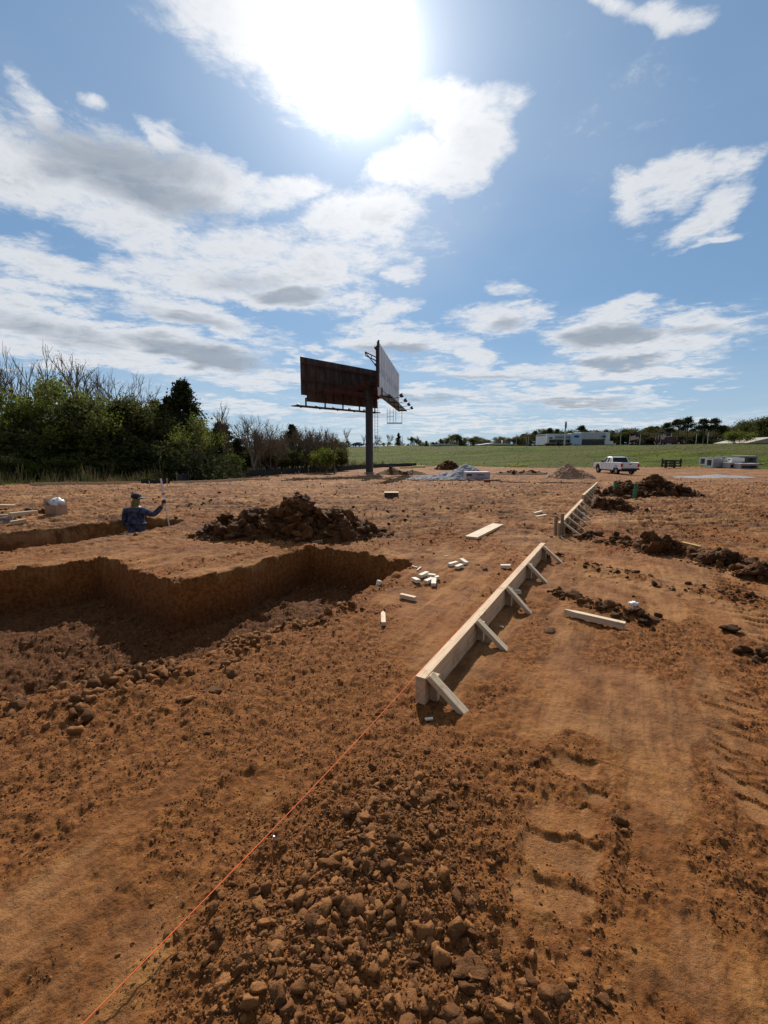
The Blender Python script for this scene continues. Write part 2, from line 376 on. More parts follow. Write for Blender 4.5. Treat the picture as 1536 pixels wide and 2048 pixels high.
    def build(s, name, mat, parent=None, world=True, smooth=False, bevel=0):
        return link(name, s.mesh(name, mat, smooth, bevel), parent, world)
# ------------------------------------------------------------ materials
MATS = {}
def mat(name, col, rough=0.6, metal=0.0, var=None, vscale=3.0, bump=0.0, bscale=30.0, spec=0.5, stretch=(1, 1, 1), trans=0.0, detail=5, mud=0.0):
    """principled material whose colour wanders between col and var along object-space noise"""
    m_ = bpy.data.materials.new(name); m_.use_nodes = True; t = NT(m_.node_tree); b = t.n['Principled BSDF']
    b.inputs['Roughness'].default_value = rough; b.inputs['Metallic'].default_value = metal; b.inputs['Specular IOR Level'].default_value = spec
    co = t.node('ShaderNodeTexCoord').outputs['Object']; co = t.v('MULTIPLY', co, stretch)
    if var is not None:
        t.put(b.inputs['Base Color'], t.mix(t.smooth(t.noise(co, vscale, detail, .6), .32, .68), col, var))
    else: b.inputs['Base Color'].default_value = rgba(col)
    if mud:
        lk = b.inputs['Base Color'].links; c0 = lk[0].from_socket; wp = t.node('ShaderNodeNewGeometry').outputs['Position']
        t.put(b.inputs['Base Color'], t.mix(t.m('MULTIPLY', t.smooth(t.noise(wp, 7.0, 7, .7), .52, .66), mud), c0, (0.26, 0.12, 0.05)))
    if bump:
        bn = t.node('ShaderNodeBump'); bn.inputs['Distance'].default_value = bump; bn.inputs['Strength'].default_value = 1.0
        t.put(bn.inputs['Height'], t.noise(co, bscale, 4, .6)); t.put(b.inputs['Normal'], bn.outputs[0])
    if trans:
        o = t.n['Material Output']; tr = t.node('ShaderNodeBsdfTranslucent'); mx = t.node('ShaderNodeMixShader'); mx.inputs[0].default_value = trans
        t.put(tr.inputs[0], t.mix(0.0, col, col) if var is None else t.mix(t.smooth(t.noise(co, vscale, detail, .6), .32, .68), col, var))
        t.l.new(b.outputs[0], mx.inputs[1]); t.l.new(tr.outputs[0], mx.inputs[2]); t.l.new(mx.outputs[0], o.inputs[0])
    MATS[name] = m_; return m_
def dirt_material(name, kind):
    m_ = bpy.data.materials.new(name); m_.use_nodes = True; t = NT(m_.node_tree); b = t.n['Principled BSDF']
    b.inputs['Roughness'].default_value = 0.92; b.inputs['Specular IOR Level'].default_value = 0.25
    ge = t.node('ShaderNodeNewGeometry').outputs['Position']
    big = t.noise(ge, 0.35, 4, .55); mid = t.noise(ge, 2.3, 5, .6); fine = t.noise(ge, 22.0, 5, .65); grit = t.noise(ge, 120.0, 3, .7)
    if kind == 'ground':
        at = t.node('ShaderNodeAttribute', attribute_name='loose').outputs['Fac']
        st = t.noise(t.v('MULTIPLY', ge, (1.0, 1.0, 1.0)), 6.5, 6, .7)
        comp = t.mix(t.smooth(mid, .36, .66), (0.226, 0.079, 0.017), (0.343, 0.139, 0.035))
        comp = t.mix(t.m('MULTIPLY', t.smooth(st, .55, .72), t.smooth(big, .42, .62)), comp, (0.370, 0.194, 0.068))
        comp = t.mix(t.m('MULTIPLY', t.smooth(fine, .48, .62), .6), comp, (0.116, 0.040, 0.009))
        comp = t.mix(t.m('MULTIPLY', t.smooth(t.noise(ge, 5.0, 6, .7), .52, .64), .5), comp, (0.116, 0.038, 0.009))
        comp = t.mix(t.m('MULTIPLY', t.smooth(t.noise(ge, .9, 7, .72, dist=.6), .45, .57), .75), comp, (0.116, 0.037, 0.009))
        comp = t.mix(t.m('MULTIPLY', t.smooth(t.noise(ge, .42, 7, .75, dist=.4), .50, .60), .6), comp, (0.377, 0.190, 0.062))
        loo = t.mix(t.smooth(fine, .36, .64), (0.158, 0.052, 0.011), (0.302, 0.115, 0.027))
        rt = t.node('ShaderNodeVectorRotate', rotation_type='Z_AXIS'); t.put(rt.inputs['Vector'], ge); rt.inputs['Angle'].default_value = R(28)
        sm_ = t.noise(t.v('MULTIPLY', rt.outputs[0], (5.0, .9, 3.0)), 1.0, 7, .66); s2 = t.noise(t.v('MULTIPLY', rt.outputs[0], (.8, 4.5, 3.0)), 1.0, 6, .64)
        comp = t.mix(t.m('MULTIPLY', t.smooth(sm_, .50, .62), .55), comp, (0.442, 0.213, 0.068)); comp = t.mix(t.m('MULTIPLY', t.smooth(s2, .53, .64), .6), comp, (0.139, 0.055, 0.017))
        scr = t.node('ShaderNodeAttribute', attribute_name='scraped').outputs['Fac']
        s3 = t.noise(t.v('MULTIPLY', ge, (1.1, 6.0, 1.0)), 1.0, 8, .70, dist=.3)
        comp = t.mix(t.m('MULTIPLY', t.m('MULTIPLY', t.smooth(s3, .50, .60), .7), scr), comp, (0.110, 0.045, 0.016)); comp = t.mix(t.m('MULTIPLY', t.m('MULTIPLY', t.smooth(s3, .47, .38), .55), scr), comp, (0.442, 0.254, 0.106))
        s4 = t.noise(t.v('MULTIPLY', ge, (.30, 1.5, 1.0)), 1.0, 9, .68, dist=.6)
        comp = t.mix(t.m('MULTIPLY', t.m('MULTIPLY', t.smooth(s4, .49, .60), .8), scr), comp, (0.105, 0.043, 0.016)); comp = t.mix(t.m('MULTIPLY', t.m('MULTIPLY', t.smooth(s4, .46, .36), .6), scr), comp, (0.450, 0.241, 0.110))
        comp = t.mix(t.m('MULTIPLY', t.m('MULTIPLY', t.smooth(t.m('ADD', at, t.m('MULTIPLY_ADD', mid, .5, -.25)), .30, -.05), t.m('SUBTRACT', 1.0, scr)), t.smooth(t.noise(ge, 3.2, 7, .68), .36, .62, 0.1, .62)), comp, (0.375, 0.172, 0.066))
        damp_shade = t.node('ShaderNodeAttribute', attribute_name='moist_or_shade').outputs['Fac']
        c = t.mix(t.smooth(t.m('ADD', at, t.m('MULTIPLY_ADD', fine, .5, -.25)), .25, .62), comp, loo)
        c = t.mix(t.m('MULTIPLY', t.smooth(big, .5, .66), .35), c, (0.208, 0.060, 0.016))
        c = t.mix(t.m('MULTIPLY', damp_shade, .85), c, t.mix(t.smooth(fine, .4, .6), (0.073, 0.027, 0.007), (0.130, 0.048, 0.013)))  # damp cut clay, darkened further to paint shade into pit and trench
        # dry pale crumbs
        vo = t.node('ShaderNodeTexVoronoi'); t.put(vo.inputs['Vector'], ge); vo.inputs['Scale'].default_value = 26.0
        c = t.mix(t.m('MULTIPLY', t.smooth(vo.outputs['Distance'], .16, .10), t.smooth(mid, .5, .62)), c, (0.363, 0.217, 0.084))
        bd, bs = .022, 1.0
        hgt = t.m('ADD', t.m('MULTIPLY', t.noise(ge, 38.0, 6, .72), 1.0), t.m('MULTIPLY', grit, .35))
    else:
        rv = t.node('ShaderNodeAttribute', attribute_name='rnd').outputs['Fac']
        if kind == 'clod': a_, b_ = (0.096, 0.038, 0.012), (0.277, 0.119, 0.039)
        else: a_, b_ = (0.050, 0.021, 0.007), (0.144, 0.060, 0.019)
        c = t.mix(t.smooth(t.m('ADD', t.m('MULTIPLY', rv, .7), t.m('MULTIPLY', fine, .6)), .25, .95), a_, b_)
        bd = .012; hgt = t.m('ADD', t.noise(ge, 30.0, 5, .7), t.m('MULTIPLY', grit, .3))
    t.put(b.inputs['Base Color'], c)
    bn = t.node('ShaderNodeBump'); bn.inputs['Distance'].default_value = bd; bn.inputs['Strength'].default_value = 0.9
    t.put(bn.inputs['Height'], hgt)
    if kind == 'ground':
        b2 = t.node('ShaderNodeBump'); b2.inputs['Distance'].default_value = .028; t.put(b2.inputs['Height'], t.m('ADD', t.noise(ge, 5.5, 8, .68), t.m('ADD', t.m('MULTIPLY', sm_, .5), t.m('MULTIPLY', t.m('MULTIPLY', s3, scr), 2.2)))); t.put(bn.inputs['Normal'], b2.outputs[0])
    t.put(b.inputs['Normal'], bn.outputs[0])
    return m_
M_DIRT = dirt_material('clay_soil', 'ground'); M_CLOD = dirt_material('soil_clod', 'clod'); M_MOIST = dirt_material('moist_clay', 'moist_or_shade')
def grass_material():
    m_ = bpy.data.materials.new('spring_grass'); m_.use_nodes = True; t = NT(m_.node_tree); b = t.n['Principled BSDF']
    b.inputs['Roughness'].default_value = 0.95; b.inputs['Specular IOR Level'].default_value = 0.1
    ge = t.node('ShaderNodeNewGeometry').outputs['Position']
    st = t.noise(t.v('MULTIPLY', ge, (0.25, 1.0, 0.6)), .35, 6, .65); cl = t.noise(ge, 1.6, 6, .7); lg = t.noise(ge, .05, 3, .5)
    c = t.mix(t.smooth(st, .38, .62), (0.048, 0.070, 0.004), (0.110, 0.128, 0.008))
    c = t.mix(t.m('MULTIPLY', t.smooth(cl, .52, .7), .8), c, (0.018, 0.028, 0.006))
    c = t.mix(t.m('MULTIPLY', t.smooth(lg, .45, .6), .55), c, (0.10, 0.085, 0.03))
    t.put(b.inputs['Base Color'], c)
    bn = t.node('ShaderNodeBump'); bn.inputs['Distance'].default_value = .35; t.put(bn.inputs['Height'], t.noise(ge, 2.5, 5, .7)); t.put(b.inputs['Normal'], bn.outputs[0])
    return m_
M_GRASS = grass_material()
# ------------------------------------------------------------ ground sheets
BND = GP([(-60,974),(0,971),(150,969),(285,966),(400,959),(480,953),(560,948),(640,942),(700,937),(760,934),(830,931),(950,933),(1080,936),(1200,935),(1330,934),(1440,935),(1536,938),(1700,942)])
bx_ = np.array([p[0] for p in BND]); by_ = np.array([p[1] for p in BND])
bx_ = np.concatenate([[-200, -60], bx_, [200]]); by_ = np.concatenate([[-60, 14], by_, [30]])
def bnd(x): return np.interp(x, bx_, by_)
def ground_sheets():
    yr = [-60, -40, -25, -15, -9, -5, -3, -1.6, -.6, 0, .3]; y = 0.5
    while y < 14: yr.append(y); y *= 1.0045
    while y < 100: yr.append(y); y *= 1.0075
    while y < 2600: yr.append(y); y *= 1.03
    yr = np.array(yr); s = np.linspace(-1, 1, 941)
    ext = np.geomspace(0.03, 3.0, 26)
    half = np.maximum(yr, .5) * 0.93 + 0.75; big = 30 + 1.2 * np.abs(yr)
    core = s[None, :] * half[:, None]
    side = half[:, None] + (big[:, None]) * ext[None, :]
    Xg = np.concatenate([-side[:, ::-1], core, side], 1); Yg = np.repeat(yr[:, None], Xg.shape[1], 1)
    Zg = H(Xg, Yg); nr, nc = Xg.shape
    L = np.zeros_like(Xg); mk = (Yg < 40) & (np.abs(Xg) < 26); L[mk] = looseness(Xg[mk], Yg[mk])
    DAMP_SHADE = np.zeros_like(Xg); xm, ym = Xg[mk], Yg[mk]; DAMP_SHADE[mk] = np.clip(sst(g0(xm, ym) - Zg[mk], .22, .50) * (inside(xm, ym + .0, PIT) | inside(xm, ym, TRN) | (g0(xm, ym) - Zg[mk] > .2)), 0, 1)  # depth mask for the damp tone and painted shade in the diggings
    V = np.stack([Xg, Yg, Zg], -1).reshape(-1, 3)
    i = np.arange(nr - 1)[:, None] * nc + np.arange(nc - 1)[None, :]
    Fq = np.stack([i, i + 1, i + nc + 1, i + nc], -1).reshape(-1, 4)
    cx = V[Fq[:, 0], 0]; cy = V[Fq[:, 0], 1]
    g = cy > bnd(cx) + (1.4 * fbm(cx, cy, .5, 4, .6, 61) + .5 * fbm(cx, cy, 3.0, 2, .6, 62)) * np.clip(cy / 50, .3, 1.3)
    for nm, f, mt in (('ground', Fq[~g], M_DIRT), ('grass', Fq[g], M_GRASS)):
        us, invx = np.unique(f, return_inverse=True)
        me = np_mesh(nm, V[us], invx.reshape(f.shape), mt, True)
        if nm == 'ground': attr(me, 'loose', L.reshape(-1)[us]); attr(me, 'moist_or_shade', DAMP_SHADE.reshape(-1)[us]); attr(me, 'scraped', (sst(Yg, 5.5, 10) * sst(fbm(Xg, Yg, .35, 3, .5, 64), -.75, -.1)).reshape(-1)[us])
        tag(link(nm, me), kind='structure')
ground_sheets()
# ------------------------------------------------------------ clods
def ico(sub):
    bm = bmesh.new(); bmesh.ops.create_icosphere(bm, subdivisions=sub, radius=1.0)
    V = np.array([v.co[:] for v in bm.verts]); Fc = np.array([[v.index for v in f.verts] for f in bm.faces]); bm.free(); return V, Fc
def clod_shapes(sub, n=14, amp=.38):
    V, Fc = ico(sub); out = []
    for k in range(n):
        r = np.random.default_rng(100 + k)
        q = V.copy()
        for _ in range(5):      # chip flat faces off
            d = r.normal(size=3); d /= np.linalg.norm(d); h = q @ d; c = r.uniform(.25, .62); q = q - np.clip(h - c, 0, None)[:, None] * d
        nz = fbm(q[:, 0] + k * 3, q[:, 1] + q[:, 2] * 1.7, 1.6, 4, .6, k)
        n2 = fbm(q[:, 0] * 1.1 - k, q[:, 2] + q[:, 1] * .6, 4.5, 3, .7, k + 40); q = q * (1.12 + amp * nz + .24 * n2)[:, None]; q[:, 2] *= r.uniform(.65, .95); q[:, 1] *= r.uniform(.55, .95)
        out.append(q)
    return out, Fc
SH = {1: clod_shapes(1, 14, .25), 2: clod_shapes(2), 3: clod_shapes(3, 14, .42)}
def clod_mesh(name, pts, size, mt, sub=1, sink=.25, smooth=False, rnd=None, seed=0):
    """pts (n,3) base points, size (n,)"""
    r = np.random.default_rng(seed + 5); shapes, Fc = SH[sub]; n = len(pts); nv = len(shapes[0])
    ang_ = r.random(n) * 2 * np.pi; tl = r.normal(size=(n, 2)) * .5; which = r.integers(0, len(shapes), n)
    Vb = np.stack(shapes)[which] * size[:, None, None]
    ca, sa = np.cos(ang_)[:, None], np.sin(ang_)[:, None]
    x, y, z = Vb[..., 0], Vb[..., 1], Vb[..., 2]
    c1, s1 = np.cos(tl[:, :1]), np.sin(tl[:, :1]); y, z = y * c1 - z * s1, y * s1 + z * c1
    x, y = x * ca - y * sa, x * sa + y * ca
    V = np.stack([x, y, z], -1) + pts[:, None, :]; V[..., 2] += (size * (.75 - 2 * sink))[:, None]
    Fa = Fc[None] + (np.arange(n) * nv)[:, None, None]
    me = np_mesh(name, V.reshape(-1, 3), Fa.reshape(-1, 3), mt, smooth)
    rv = r.random(n) if rnd is None else rnd
    attr(me, 'rnd', np.repeat(rv, nv)); return me
def join_np(name, meshes, mt, smooth=False):
    Vs, Fs, Rs, off = [], [], [], 0
    for me in meshes:
        n = len(me.vertices); v = np.empty(n * 3, np.float32); me.vertices.foreach_get('co', v)
        f = np.empty(len(me.loops), np.int32); me.loops.foreach_get('vertex_index', f); rr = np.empty(n, np.float32); me.attributes['rnd'].data.foreach_get('value', rr)
        k = me.polygons[0].loop_total; f = f.reshape(-1, k)
        if k == 4: f = np.concatenate([f[:, [0, 1, 2]], f[:, [0, 2, 3]]])
        Vs.append(v.reshape(-1, 3)); Fs.append(f + off); Rs.append(rr); off += n
        bpy.data.meshes.remove(me)
    me = np_mesh(name, np.concatenate(Vs), np.concatenate(Fs), mt, smooth); attr(me, 'rnd', np.concatenate(Rs)); return me
def scatter_view(n, y0, y1, rng, pw=1.2):
    """points in the field in front, denser nearby; density ~ y^-pw per row"""
    u = rng.random(n); a = 2 - pw
    y = (y0 ** a + u * (y1 ** a - y0 ** a)) ** (1 / a) if abs(a) > 1e-3 else y0 * (y1 / y0) ** u
    x = (rng.random(n) * 2 - 1) * (y * .95 + .8); return x, y
def field_clods():
    rng = np.random.default_rng(5); ms = []
    # crumbs
    def batch(n, y0, y1, s0, s1, sub, thr, pw, sd_, pk=2.2, sink=.25):
        x, y = scatter_view(n, y0, y1, rng, pw); L = looseness(x, y)
        cl = fbm(x, y, 3.5, 3, .6, 71) * .35
        keep = rng.random(n) < np.clip((L + cl - thr) * 2.2, 0.02, 1) ** 1.3
        x, y, L = x[keep], y[keep], L[keep]
        s = s0 + (s1 - s0) * rng.random(len(x)) ** pk * (.5 + .5 * L)
        ms.append(clod_mesh('c', np.stack([x, y, H(x, y)], 1), s, None, sub, sink, seed=sd_))
    batch(90000, .8, 5.5, .0020, .008, 1, .36, 1.3, 1, 2.8)
    batch(9000, .8, 8.0, .004, .02, 2, .5, 1.0, 2, 6.0, .38)
    batch(14000, 4.0, 14.0, .008, .034, 1, .28, .6, 3, 3.5)
    batch(9000, 8.0, 32.0, .015, .06, 1, .10, .3, 4, 4.5)
    # foreground lumps along the little ridge
    for pts, n, spread, s0, s1 in ((MND, 2300, .19, .006, .033), (MND2, 600, .16, .006, .038), (MND, 14000, .27, .0025, .010)):
        pts = np.array(pts); k = rng.integers(0, len(pts) - 1, n); t = rng.random(n)[:, None]; q = pts[k] * (1 - t) + pts[k + 1] * t
        q = q + rng.normal(size=(n, 2)) * spread * np.array([1, .8]); s = s0 + (s1 - s0) * rng.random(n) ** 6.0
        ms.append(clod_mesh('c', np.column_stack([q, H(q[:, 0], q[:, 1])]), s, None, 2, .34, seed=8))
    tag(link('soil_clods', join_np('soil_clods', ms, M_CLOD)), 'loose orange brown clay crumbs and clods covering the near ground', 'soil', kind='stuff')
    ms = []
    nearp = []
    for wi, ((pts, hw, h), n, s0, s1) in enumerate(zip(WR, (420, 900, 260, 900, 700), (.008, .02, .012, .006, .006), (.065, .11, .05, .05, .055))):
        pts = np.array(pts); k = rng.integers(0, len(pts) - 1, n); t = rng.random(n)[:, None]; q = pts[k] * (1 - t) + pts[k + 1] * t
        q = q + rng.normal(size=(n, 2)) * hw * .65; cl = pn(q[:, 0] * 2.2, q[:, 1] * 2.2, 15) > -.22; q = q[cl]; n = len(q)
        s = s0 + (s1 - s0) * rng.random(n) ** 3.2
        (nearp if wi >= 3 else ms).append(clod_mesh('c', np.column_stack([q, H(q[:, 0], q[:, 1])]), s, None, 2, .28, seed=int(n)))
    tag(link('rubble', join_np('rubble', nearp, M_CLOD)), 'brown rubble along the sloping near side of the pit', 'soil', kind='stuff')
    x, y = scatter_view(30000, 8, 45, rng, .3); k = (rng.random(len(x)) < np.clip(.25 + fbm(x, y, .35, 4, .6, 91) * 1.2, .03, 1)) & (y < bnd(x) - 1); x, y = x[k], y[k]
    ms.append(clod_mesh('c', np.stack([x, y, H(x, y)], 1), .012 + .05 * rng.random(len(x)) ** 5, None, 1, .2, seed=77))
    tag(link('windrow_clods', join_np('windrow_clods', ms, M_MOIST)), 'dark broken clods lying in long windrows across the scraped clay', 'soil', kind='stuff')
field_clods()
def heap(name, label, u0, u1, vb, vt, yc=None, mt=M_MOIST, lumps=900, smax=.16, depth=.7, prof=None, sm=.02, seed=0, cat='dirt pile', group=None, rough=.5, fines=True, sub=2, smooth=False, top=False):
    """a mound whose foot spans u0..u1 at pixel row vb and whose top reaches vt"""
    a, b = P(u0, vb), P(u1, vb); c = (a + b) / 2; Wd = np.hypot(*(b - a)) / 2; Dp = Wd * depth
    c = c + np.array([0, Dp * .9]); d = (b - a) / (2 * Wd); e = np.array([-d[1], d[0]])
    zb = Hs(*c); hh = PY((u0 + u1) / 2, vt, c[1]).z - zb
    rng = np.random.default_rng(seed + 50); n = 90
    pk = prof or [(0, 0, 1.0, .8)]
    def shape(s, t):
        z = 0
        for (ps, h, wdt) in pk: z = np.maximum(z, h * np.clip(1 - np.sqrt(((s - ps) / wdt) ** 2 + (t * .95) ** 2), 0, 1))
        return z
    g = np.linspace(-1.15, 1.15, n); Sg, Tg = np.meshgrid(g, g)
    x = c[0] + d[0] * Sg * Wd + e[0] * Tg * Dp; y = c[1] + d[1] * Sg * Wd + e[1] * Tg * Dp
    nz = fbm(x, y, 1.6 / max(Wd, .3), 5, .6, seed + 7)
    zz = shape(Sg, Tg); z = zz * hh * (1 + rough * .5 * nz) + np.where(zz > 0, rough * .05 * hh * nz, 0)
    zg = H(x, y); Vz = np.where(zz > 0.004, zg + z + .0, zg - .12)
    V = np.stack([x, y, Vz], -1).reshape(-1, 3); i = np.arange(n - 1)[:, None] * n + np.arange(n - 1)[None]; Fq = np.stack([i, i + 1, i + n + 1, i + n], -1).reshape(-1, 4)
    V -= np.array([c[0], c[1], zb])
    me0 = np_mesh('h', V, Fq, None); attr(me0, 'rnd', .35 + .2 * np.clip(nz.ravel(), -1, 1)); ms = [me0]
    if lumps:
        s = rng.normal(size=lumps) * .48; t = rng.normal(size=lumps) * .45; r_ = np.hypot(s, t); k = r_ < 1.25; s, t = s[k], t[k]
        px = c[0] + d[0] * s * Wd + e[0] * t * Dp; py = c[1] + d[1] * s * Wd + e[1] * t * Dp
        pz = H(px, py) + shape(s, t) * hh * (1 + rough * .5 * fbm(px, py, 1.6 / max(Wd, .3), 5, .6, seed + 7))
        keep = (shape(s, t) > .0) | (rng.random(len(s)) < .4); px, py, pz = px[keep], py[keep], pz[keep]
        sz = sm + (smax - sm) * rng.random(len(px)) ** 5.0; PP = np.stack([px - c[0], py - c[1], pz - zb], 1); bg_ = sz > smax * .45
        if bg_.any(): ms.append(clod_mesh('c', PP[bg_], sz[bg_], None, 3, .25, seed=seed))
        ms.append(clod_mesh('c', PP[~bg_], sz[~bg_], None, sub, .25, seed=seed))
        m2 = len(px) * 4; j = rng.integers(0, len(px), m2); dxy = rng.normal(size=(m2, 2)) * smax * .9; fx, fy = px[j] + dxy[:, 0], py[j] + dxy[:, 1]
        ss, tt_ = ((fx - c[0]) * d[0] + (fy - c[1]) * d[1]) / Wd, ((fx - c[0]) * e[0] + (fy - c[1]) * e[1]) / Dp
        fz = H(fx, fy) + shape(ss, tt_) * hh * (1 + rough * .5 * fbm(fx, fy, 1.6 / max(Wd, .3), 5, .6, seed + 7))
        ms.append(clod_mesh('c', np.stack([fx - c[0], fy - c[1], fz - zb], 1), sm * rng.uniform(.25, 1.3, m2), None, 1, .2, seed=seed + 1))
    o = link(name, join_np(name, ms, mt, smooth)); o.location = (c[0], c[1], zb)
    return tag(o, label, cat, group)
M_GRAVEL = mat('crushed_gravel', (0.20, 0.205, 0.22), .9, var=(0.33, 0.335, 0.35), vscale=6, bump=.03, bscale=25)
M_SAND = mat('sandy_fill', (0.34, 0.20, 0.12), .95, var=(0.24, 0.125, 0.065), vscale=1.2, bump=.05, bscale=6)
# piles, near to far
heap('dirt_pile', 'dark lumpy pile of excavated clay between the worker and the long plank', 392, 752, 1084, 1004, mt=M_MOIST, lumps=2200, smax=.18, depth=.42, sm=.02, seed=1,
     prof=[(.08, 1.0, .42), (-.42, .6, .55), (.5, .68, .5), (-.8, .36, .32), (0.05, .66, 1.0)], rough=.8, sub=2)
heap('dirt_pile', 'low dark spoil pile just right of the second form board', 1188, 1285, 1024, 994, lumps=700, smax=.11, depth=.5, seed=2, prof=[(-.5, .7, .45), (.2, 1.0, .5), (0, .6, 1.0)], rough=.8)
heap('dirt_pile', 'large dark mound behind the green pipes on the right', 1212, 1415, 997, 953, lumps=1600, smax=.22, depth=.42, seed=3, prof=[(.15, 1.0, .45), (-.4, .5, .6), (.5, .55, .45), (0, .42, 1.05)], rough=.7)
heap('dirt_pile', 'ridge of broken dark clods with a plank end showing behind it', 1290, 1370, 1110, 1073, lumps=260, smax=.14, depth=.4, seed=4, prof=[(-.4, 1.0, .6), (.4, .85, .6)], rough=.8)
heap('dirt_pile', 'second heap of dark clods along the windrow near the right edge', 1412, 1495, 1132, 1107, lumps=260, smax=.12, depth=.45, seed=5, prof=[(-.2, 1.0, .7), (.5, .6, .6)], rough=.8)
heap('dirt_pile', 'small dark clod heap cut off by the right edge of the photo', 1495, 1600, 1160, 1128, lumps=160, smax=.11, depth=.5, seed=6, prof=[(0, 1.0, 1.0)], rough=.8)
heap('dirt_pile', 'reddish brown conical mound far off beside the grey gravel', 866, 926, 940, 918, lumps=300, smax=.25, depth=.8, seed=7, prof=[(.1, 1.0, 1.0)], rough=.5)
heap('gravel_pile', 'grey gravel pile behind the white wrapped bundle', 884, 1006, 961, 925, mt=M_GRAVEL, lumps=0, depth=.75, seed=8, prof=[(-.1, 1.0, .9)], rough=.14, cat='gravel pile', smooth=True)
heap('gravel_pile', 'low spread of blue grey gravel left of the gravel cone', 812, 940, 960, 944, mt=M_GRAVEL, lumps=0, depth=.5, seed=9, prof=[(.3, 1.0, .8), (-.3, .6, .7)], rough=.16, cat='gravel pile', smooth=True)
heap('sand_pile', 'tan sandy mound in front of the white pickup', 1092, 1200, 959, 927, mt=M_SAND, lumps=0, depth=.7, seed=10, prof=[(0.05, 1.0, .95), (.5, .7, .6)], rough=.4, cat='sand pile', smooth=True)
heap('gravel_pile', 'flat grey gravel patch in front of the concrete boxes', 1375, 1520, 956, 948.5, mt=M_GRAVEL, lumps=0, depth=.45, seed=11, prof=[(.2, 1.0, .6), (-.4, .45, .7), (.6, .5, .5)], rough=.3, cat='gravel pile', smooth=True)
heap('dirt_pile', 'low red spoil bank at the foot of the billboard', 745, 860, 950, 936, lumps=120, smax=.2, depth=.4, seed=12, prof=[(-.3, 1.0, .6), (.4, .7, .6)], rough=.5)
heap('dirt_pile', 'long low bank of brown spoil left of the sandy mound', 985, 1110, 950, 940, lumps=120, smax=.2, depth=.4, seed=13, prof=[(-.3, .8, .7), (.4, 1.0, .6)], rough=.5)
# single clods that stand out
def clod(u, v, size, flat, label, sd_, mt=M_MOIST):
    x, y = P(u, v); z = Hs(x, y); me = clod_mesh('dirt_clod', np.array([[0, 0, 0.0]]), np.array([size]), mt, 3, .3, seed=sd_)
    o = link('dirt_clod', me); o.location = (x, y, z); o.scale = (1, .8, flat); return tag(o, label, 'clod', 'single clods of clay')
clod(1142, 1197, .21, .42, 'broad flat slab of clay with a dark undercut edge right of the form board', 3)
clod(385, 1350, .05, .9, 'dark clod left of the loose rubble below the pit corner', 4)
clod(425, 1388, .06, .6, 'dark flattish clod just below another dark clod near the pit', 5)
clod(283, 1345, .055, .8, 'leftmost dark clod at the shadow edge of the pit', 6)
clod(1100, 1262, .075, .4, 'flat dark clod just left of the lying pointed stake', 7)
clod(1462, 1262, .09, .7, 'dark lump beside the windrow near the right edge', 8)
clod(735, 1665, .045, 1.1, 'tall pale clod at the head of the foreground rubble ridge', 9, M_CLOD)
clod(705, 1840, .05, .9, 'large tan clod in the middle of the foreground rubble', 10, M_CLOD)
clod(930, 1960, .06, .55, 'broad cracked clay slab at the bottom of the photo', 12, M_CLOD)
clod(1236, 1655, .035, .7, 'dark oval stone on the smooth clay at right', 13)
clod(660, 1755, .045, .9, 'rounded tan clod left of the ridge crest in the foreground', 14, M_CLOD)
clod(440, 1885, .04, .9, 'upright pale clod beside the orange string', 15, M_CLOD)
clod(970, 1138, .10, .5, 'reddish clod lying between the block pile and the form board', 16)
# ------------------------------------------------------------ timber
M_PINE = mat(mud=.55, name='fresh_pine', col=(0.66, 0.47, 0.29), rough=.7, var=(0.50, 0.34, 0.21), vscale=5, bump=.0015, bscale=14, stretch=(.6, 9, 9), spec=.3)
M_PINE2 = mat(mud=.45, name='pale_pine', col=(0.72, 0.56, 0.38), rough=.7, var=(0.56, 0.42, 0.28), vscale=5, bump=.0015, bscale=14, stretch=(.6, 9, 9), spec=.3)
M_CUT = mat('pale_offcut', (.80, .72, .58), .7, var=(.66, .56, .42), vscale=5, stretch=(.6, 9, 9), spec=.3)
M_OLDWOOD = mat('weathered_wood', (0.30, 0.23, 0.17), .85, var=(0.17, 0.12, 0.09), vscale=4, bump=.003, bscale=12, stretch=(.6, 9, 9), spec=.2)
def lumber(name, a, b, w_, h_, mt, parent=None, up=(0, 0, 1), point=0.0, bevel=.002):
    """a timber with its own axis along x, so the grain follows it; optional sawn point at b"""
    a, b = Vector(a), Vector(b); L = (b - a).length; x = (b - a).normalized(); y = Vector(up).cross(x)
    if y.length < 1e-3: y = Vector((0, 1, 0)).cross(x)
    y.normalize(); z = x.cross(y); mbx = MB()
    if point:
        pr = [(0, -w_/2), (L - point, -w_/2), (L, -w_*.08), (L, w_*.08), (L - point, w_/2), (0, w_/2)]
        mbx.prism(pr, -h_/2, h_/2, 'z')
    else: mbx.box((0, -w_/2, -h_/2), (L, w_/2, h_/2))
    o = link(name, mbx.mesh(name, mt, bevel=bevel)); mw = Matrix((x, y, z)).transposed().to_4x4(); mw.translation = a
    if parent is not None:
        o.parent = parent; o.matrix_local = pmat(parent).inverted() @ mw
    else: o.matrix_local = mw
    return o
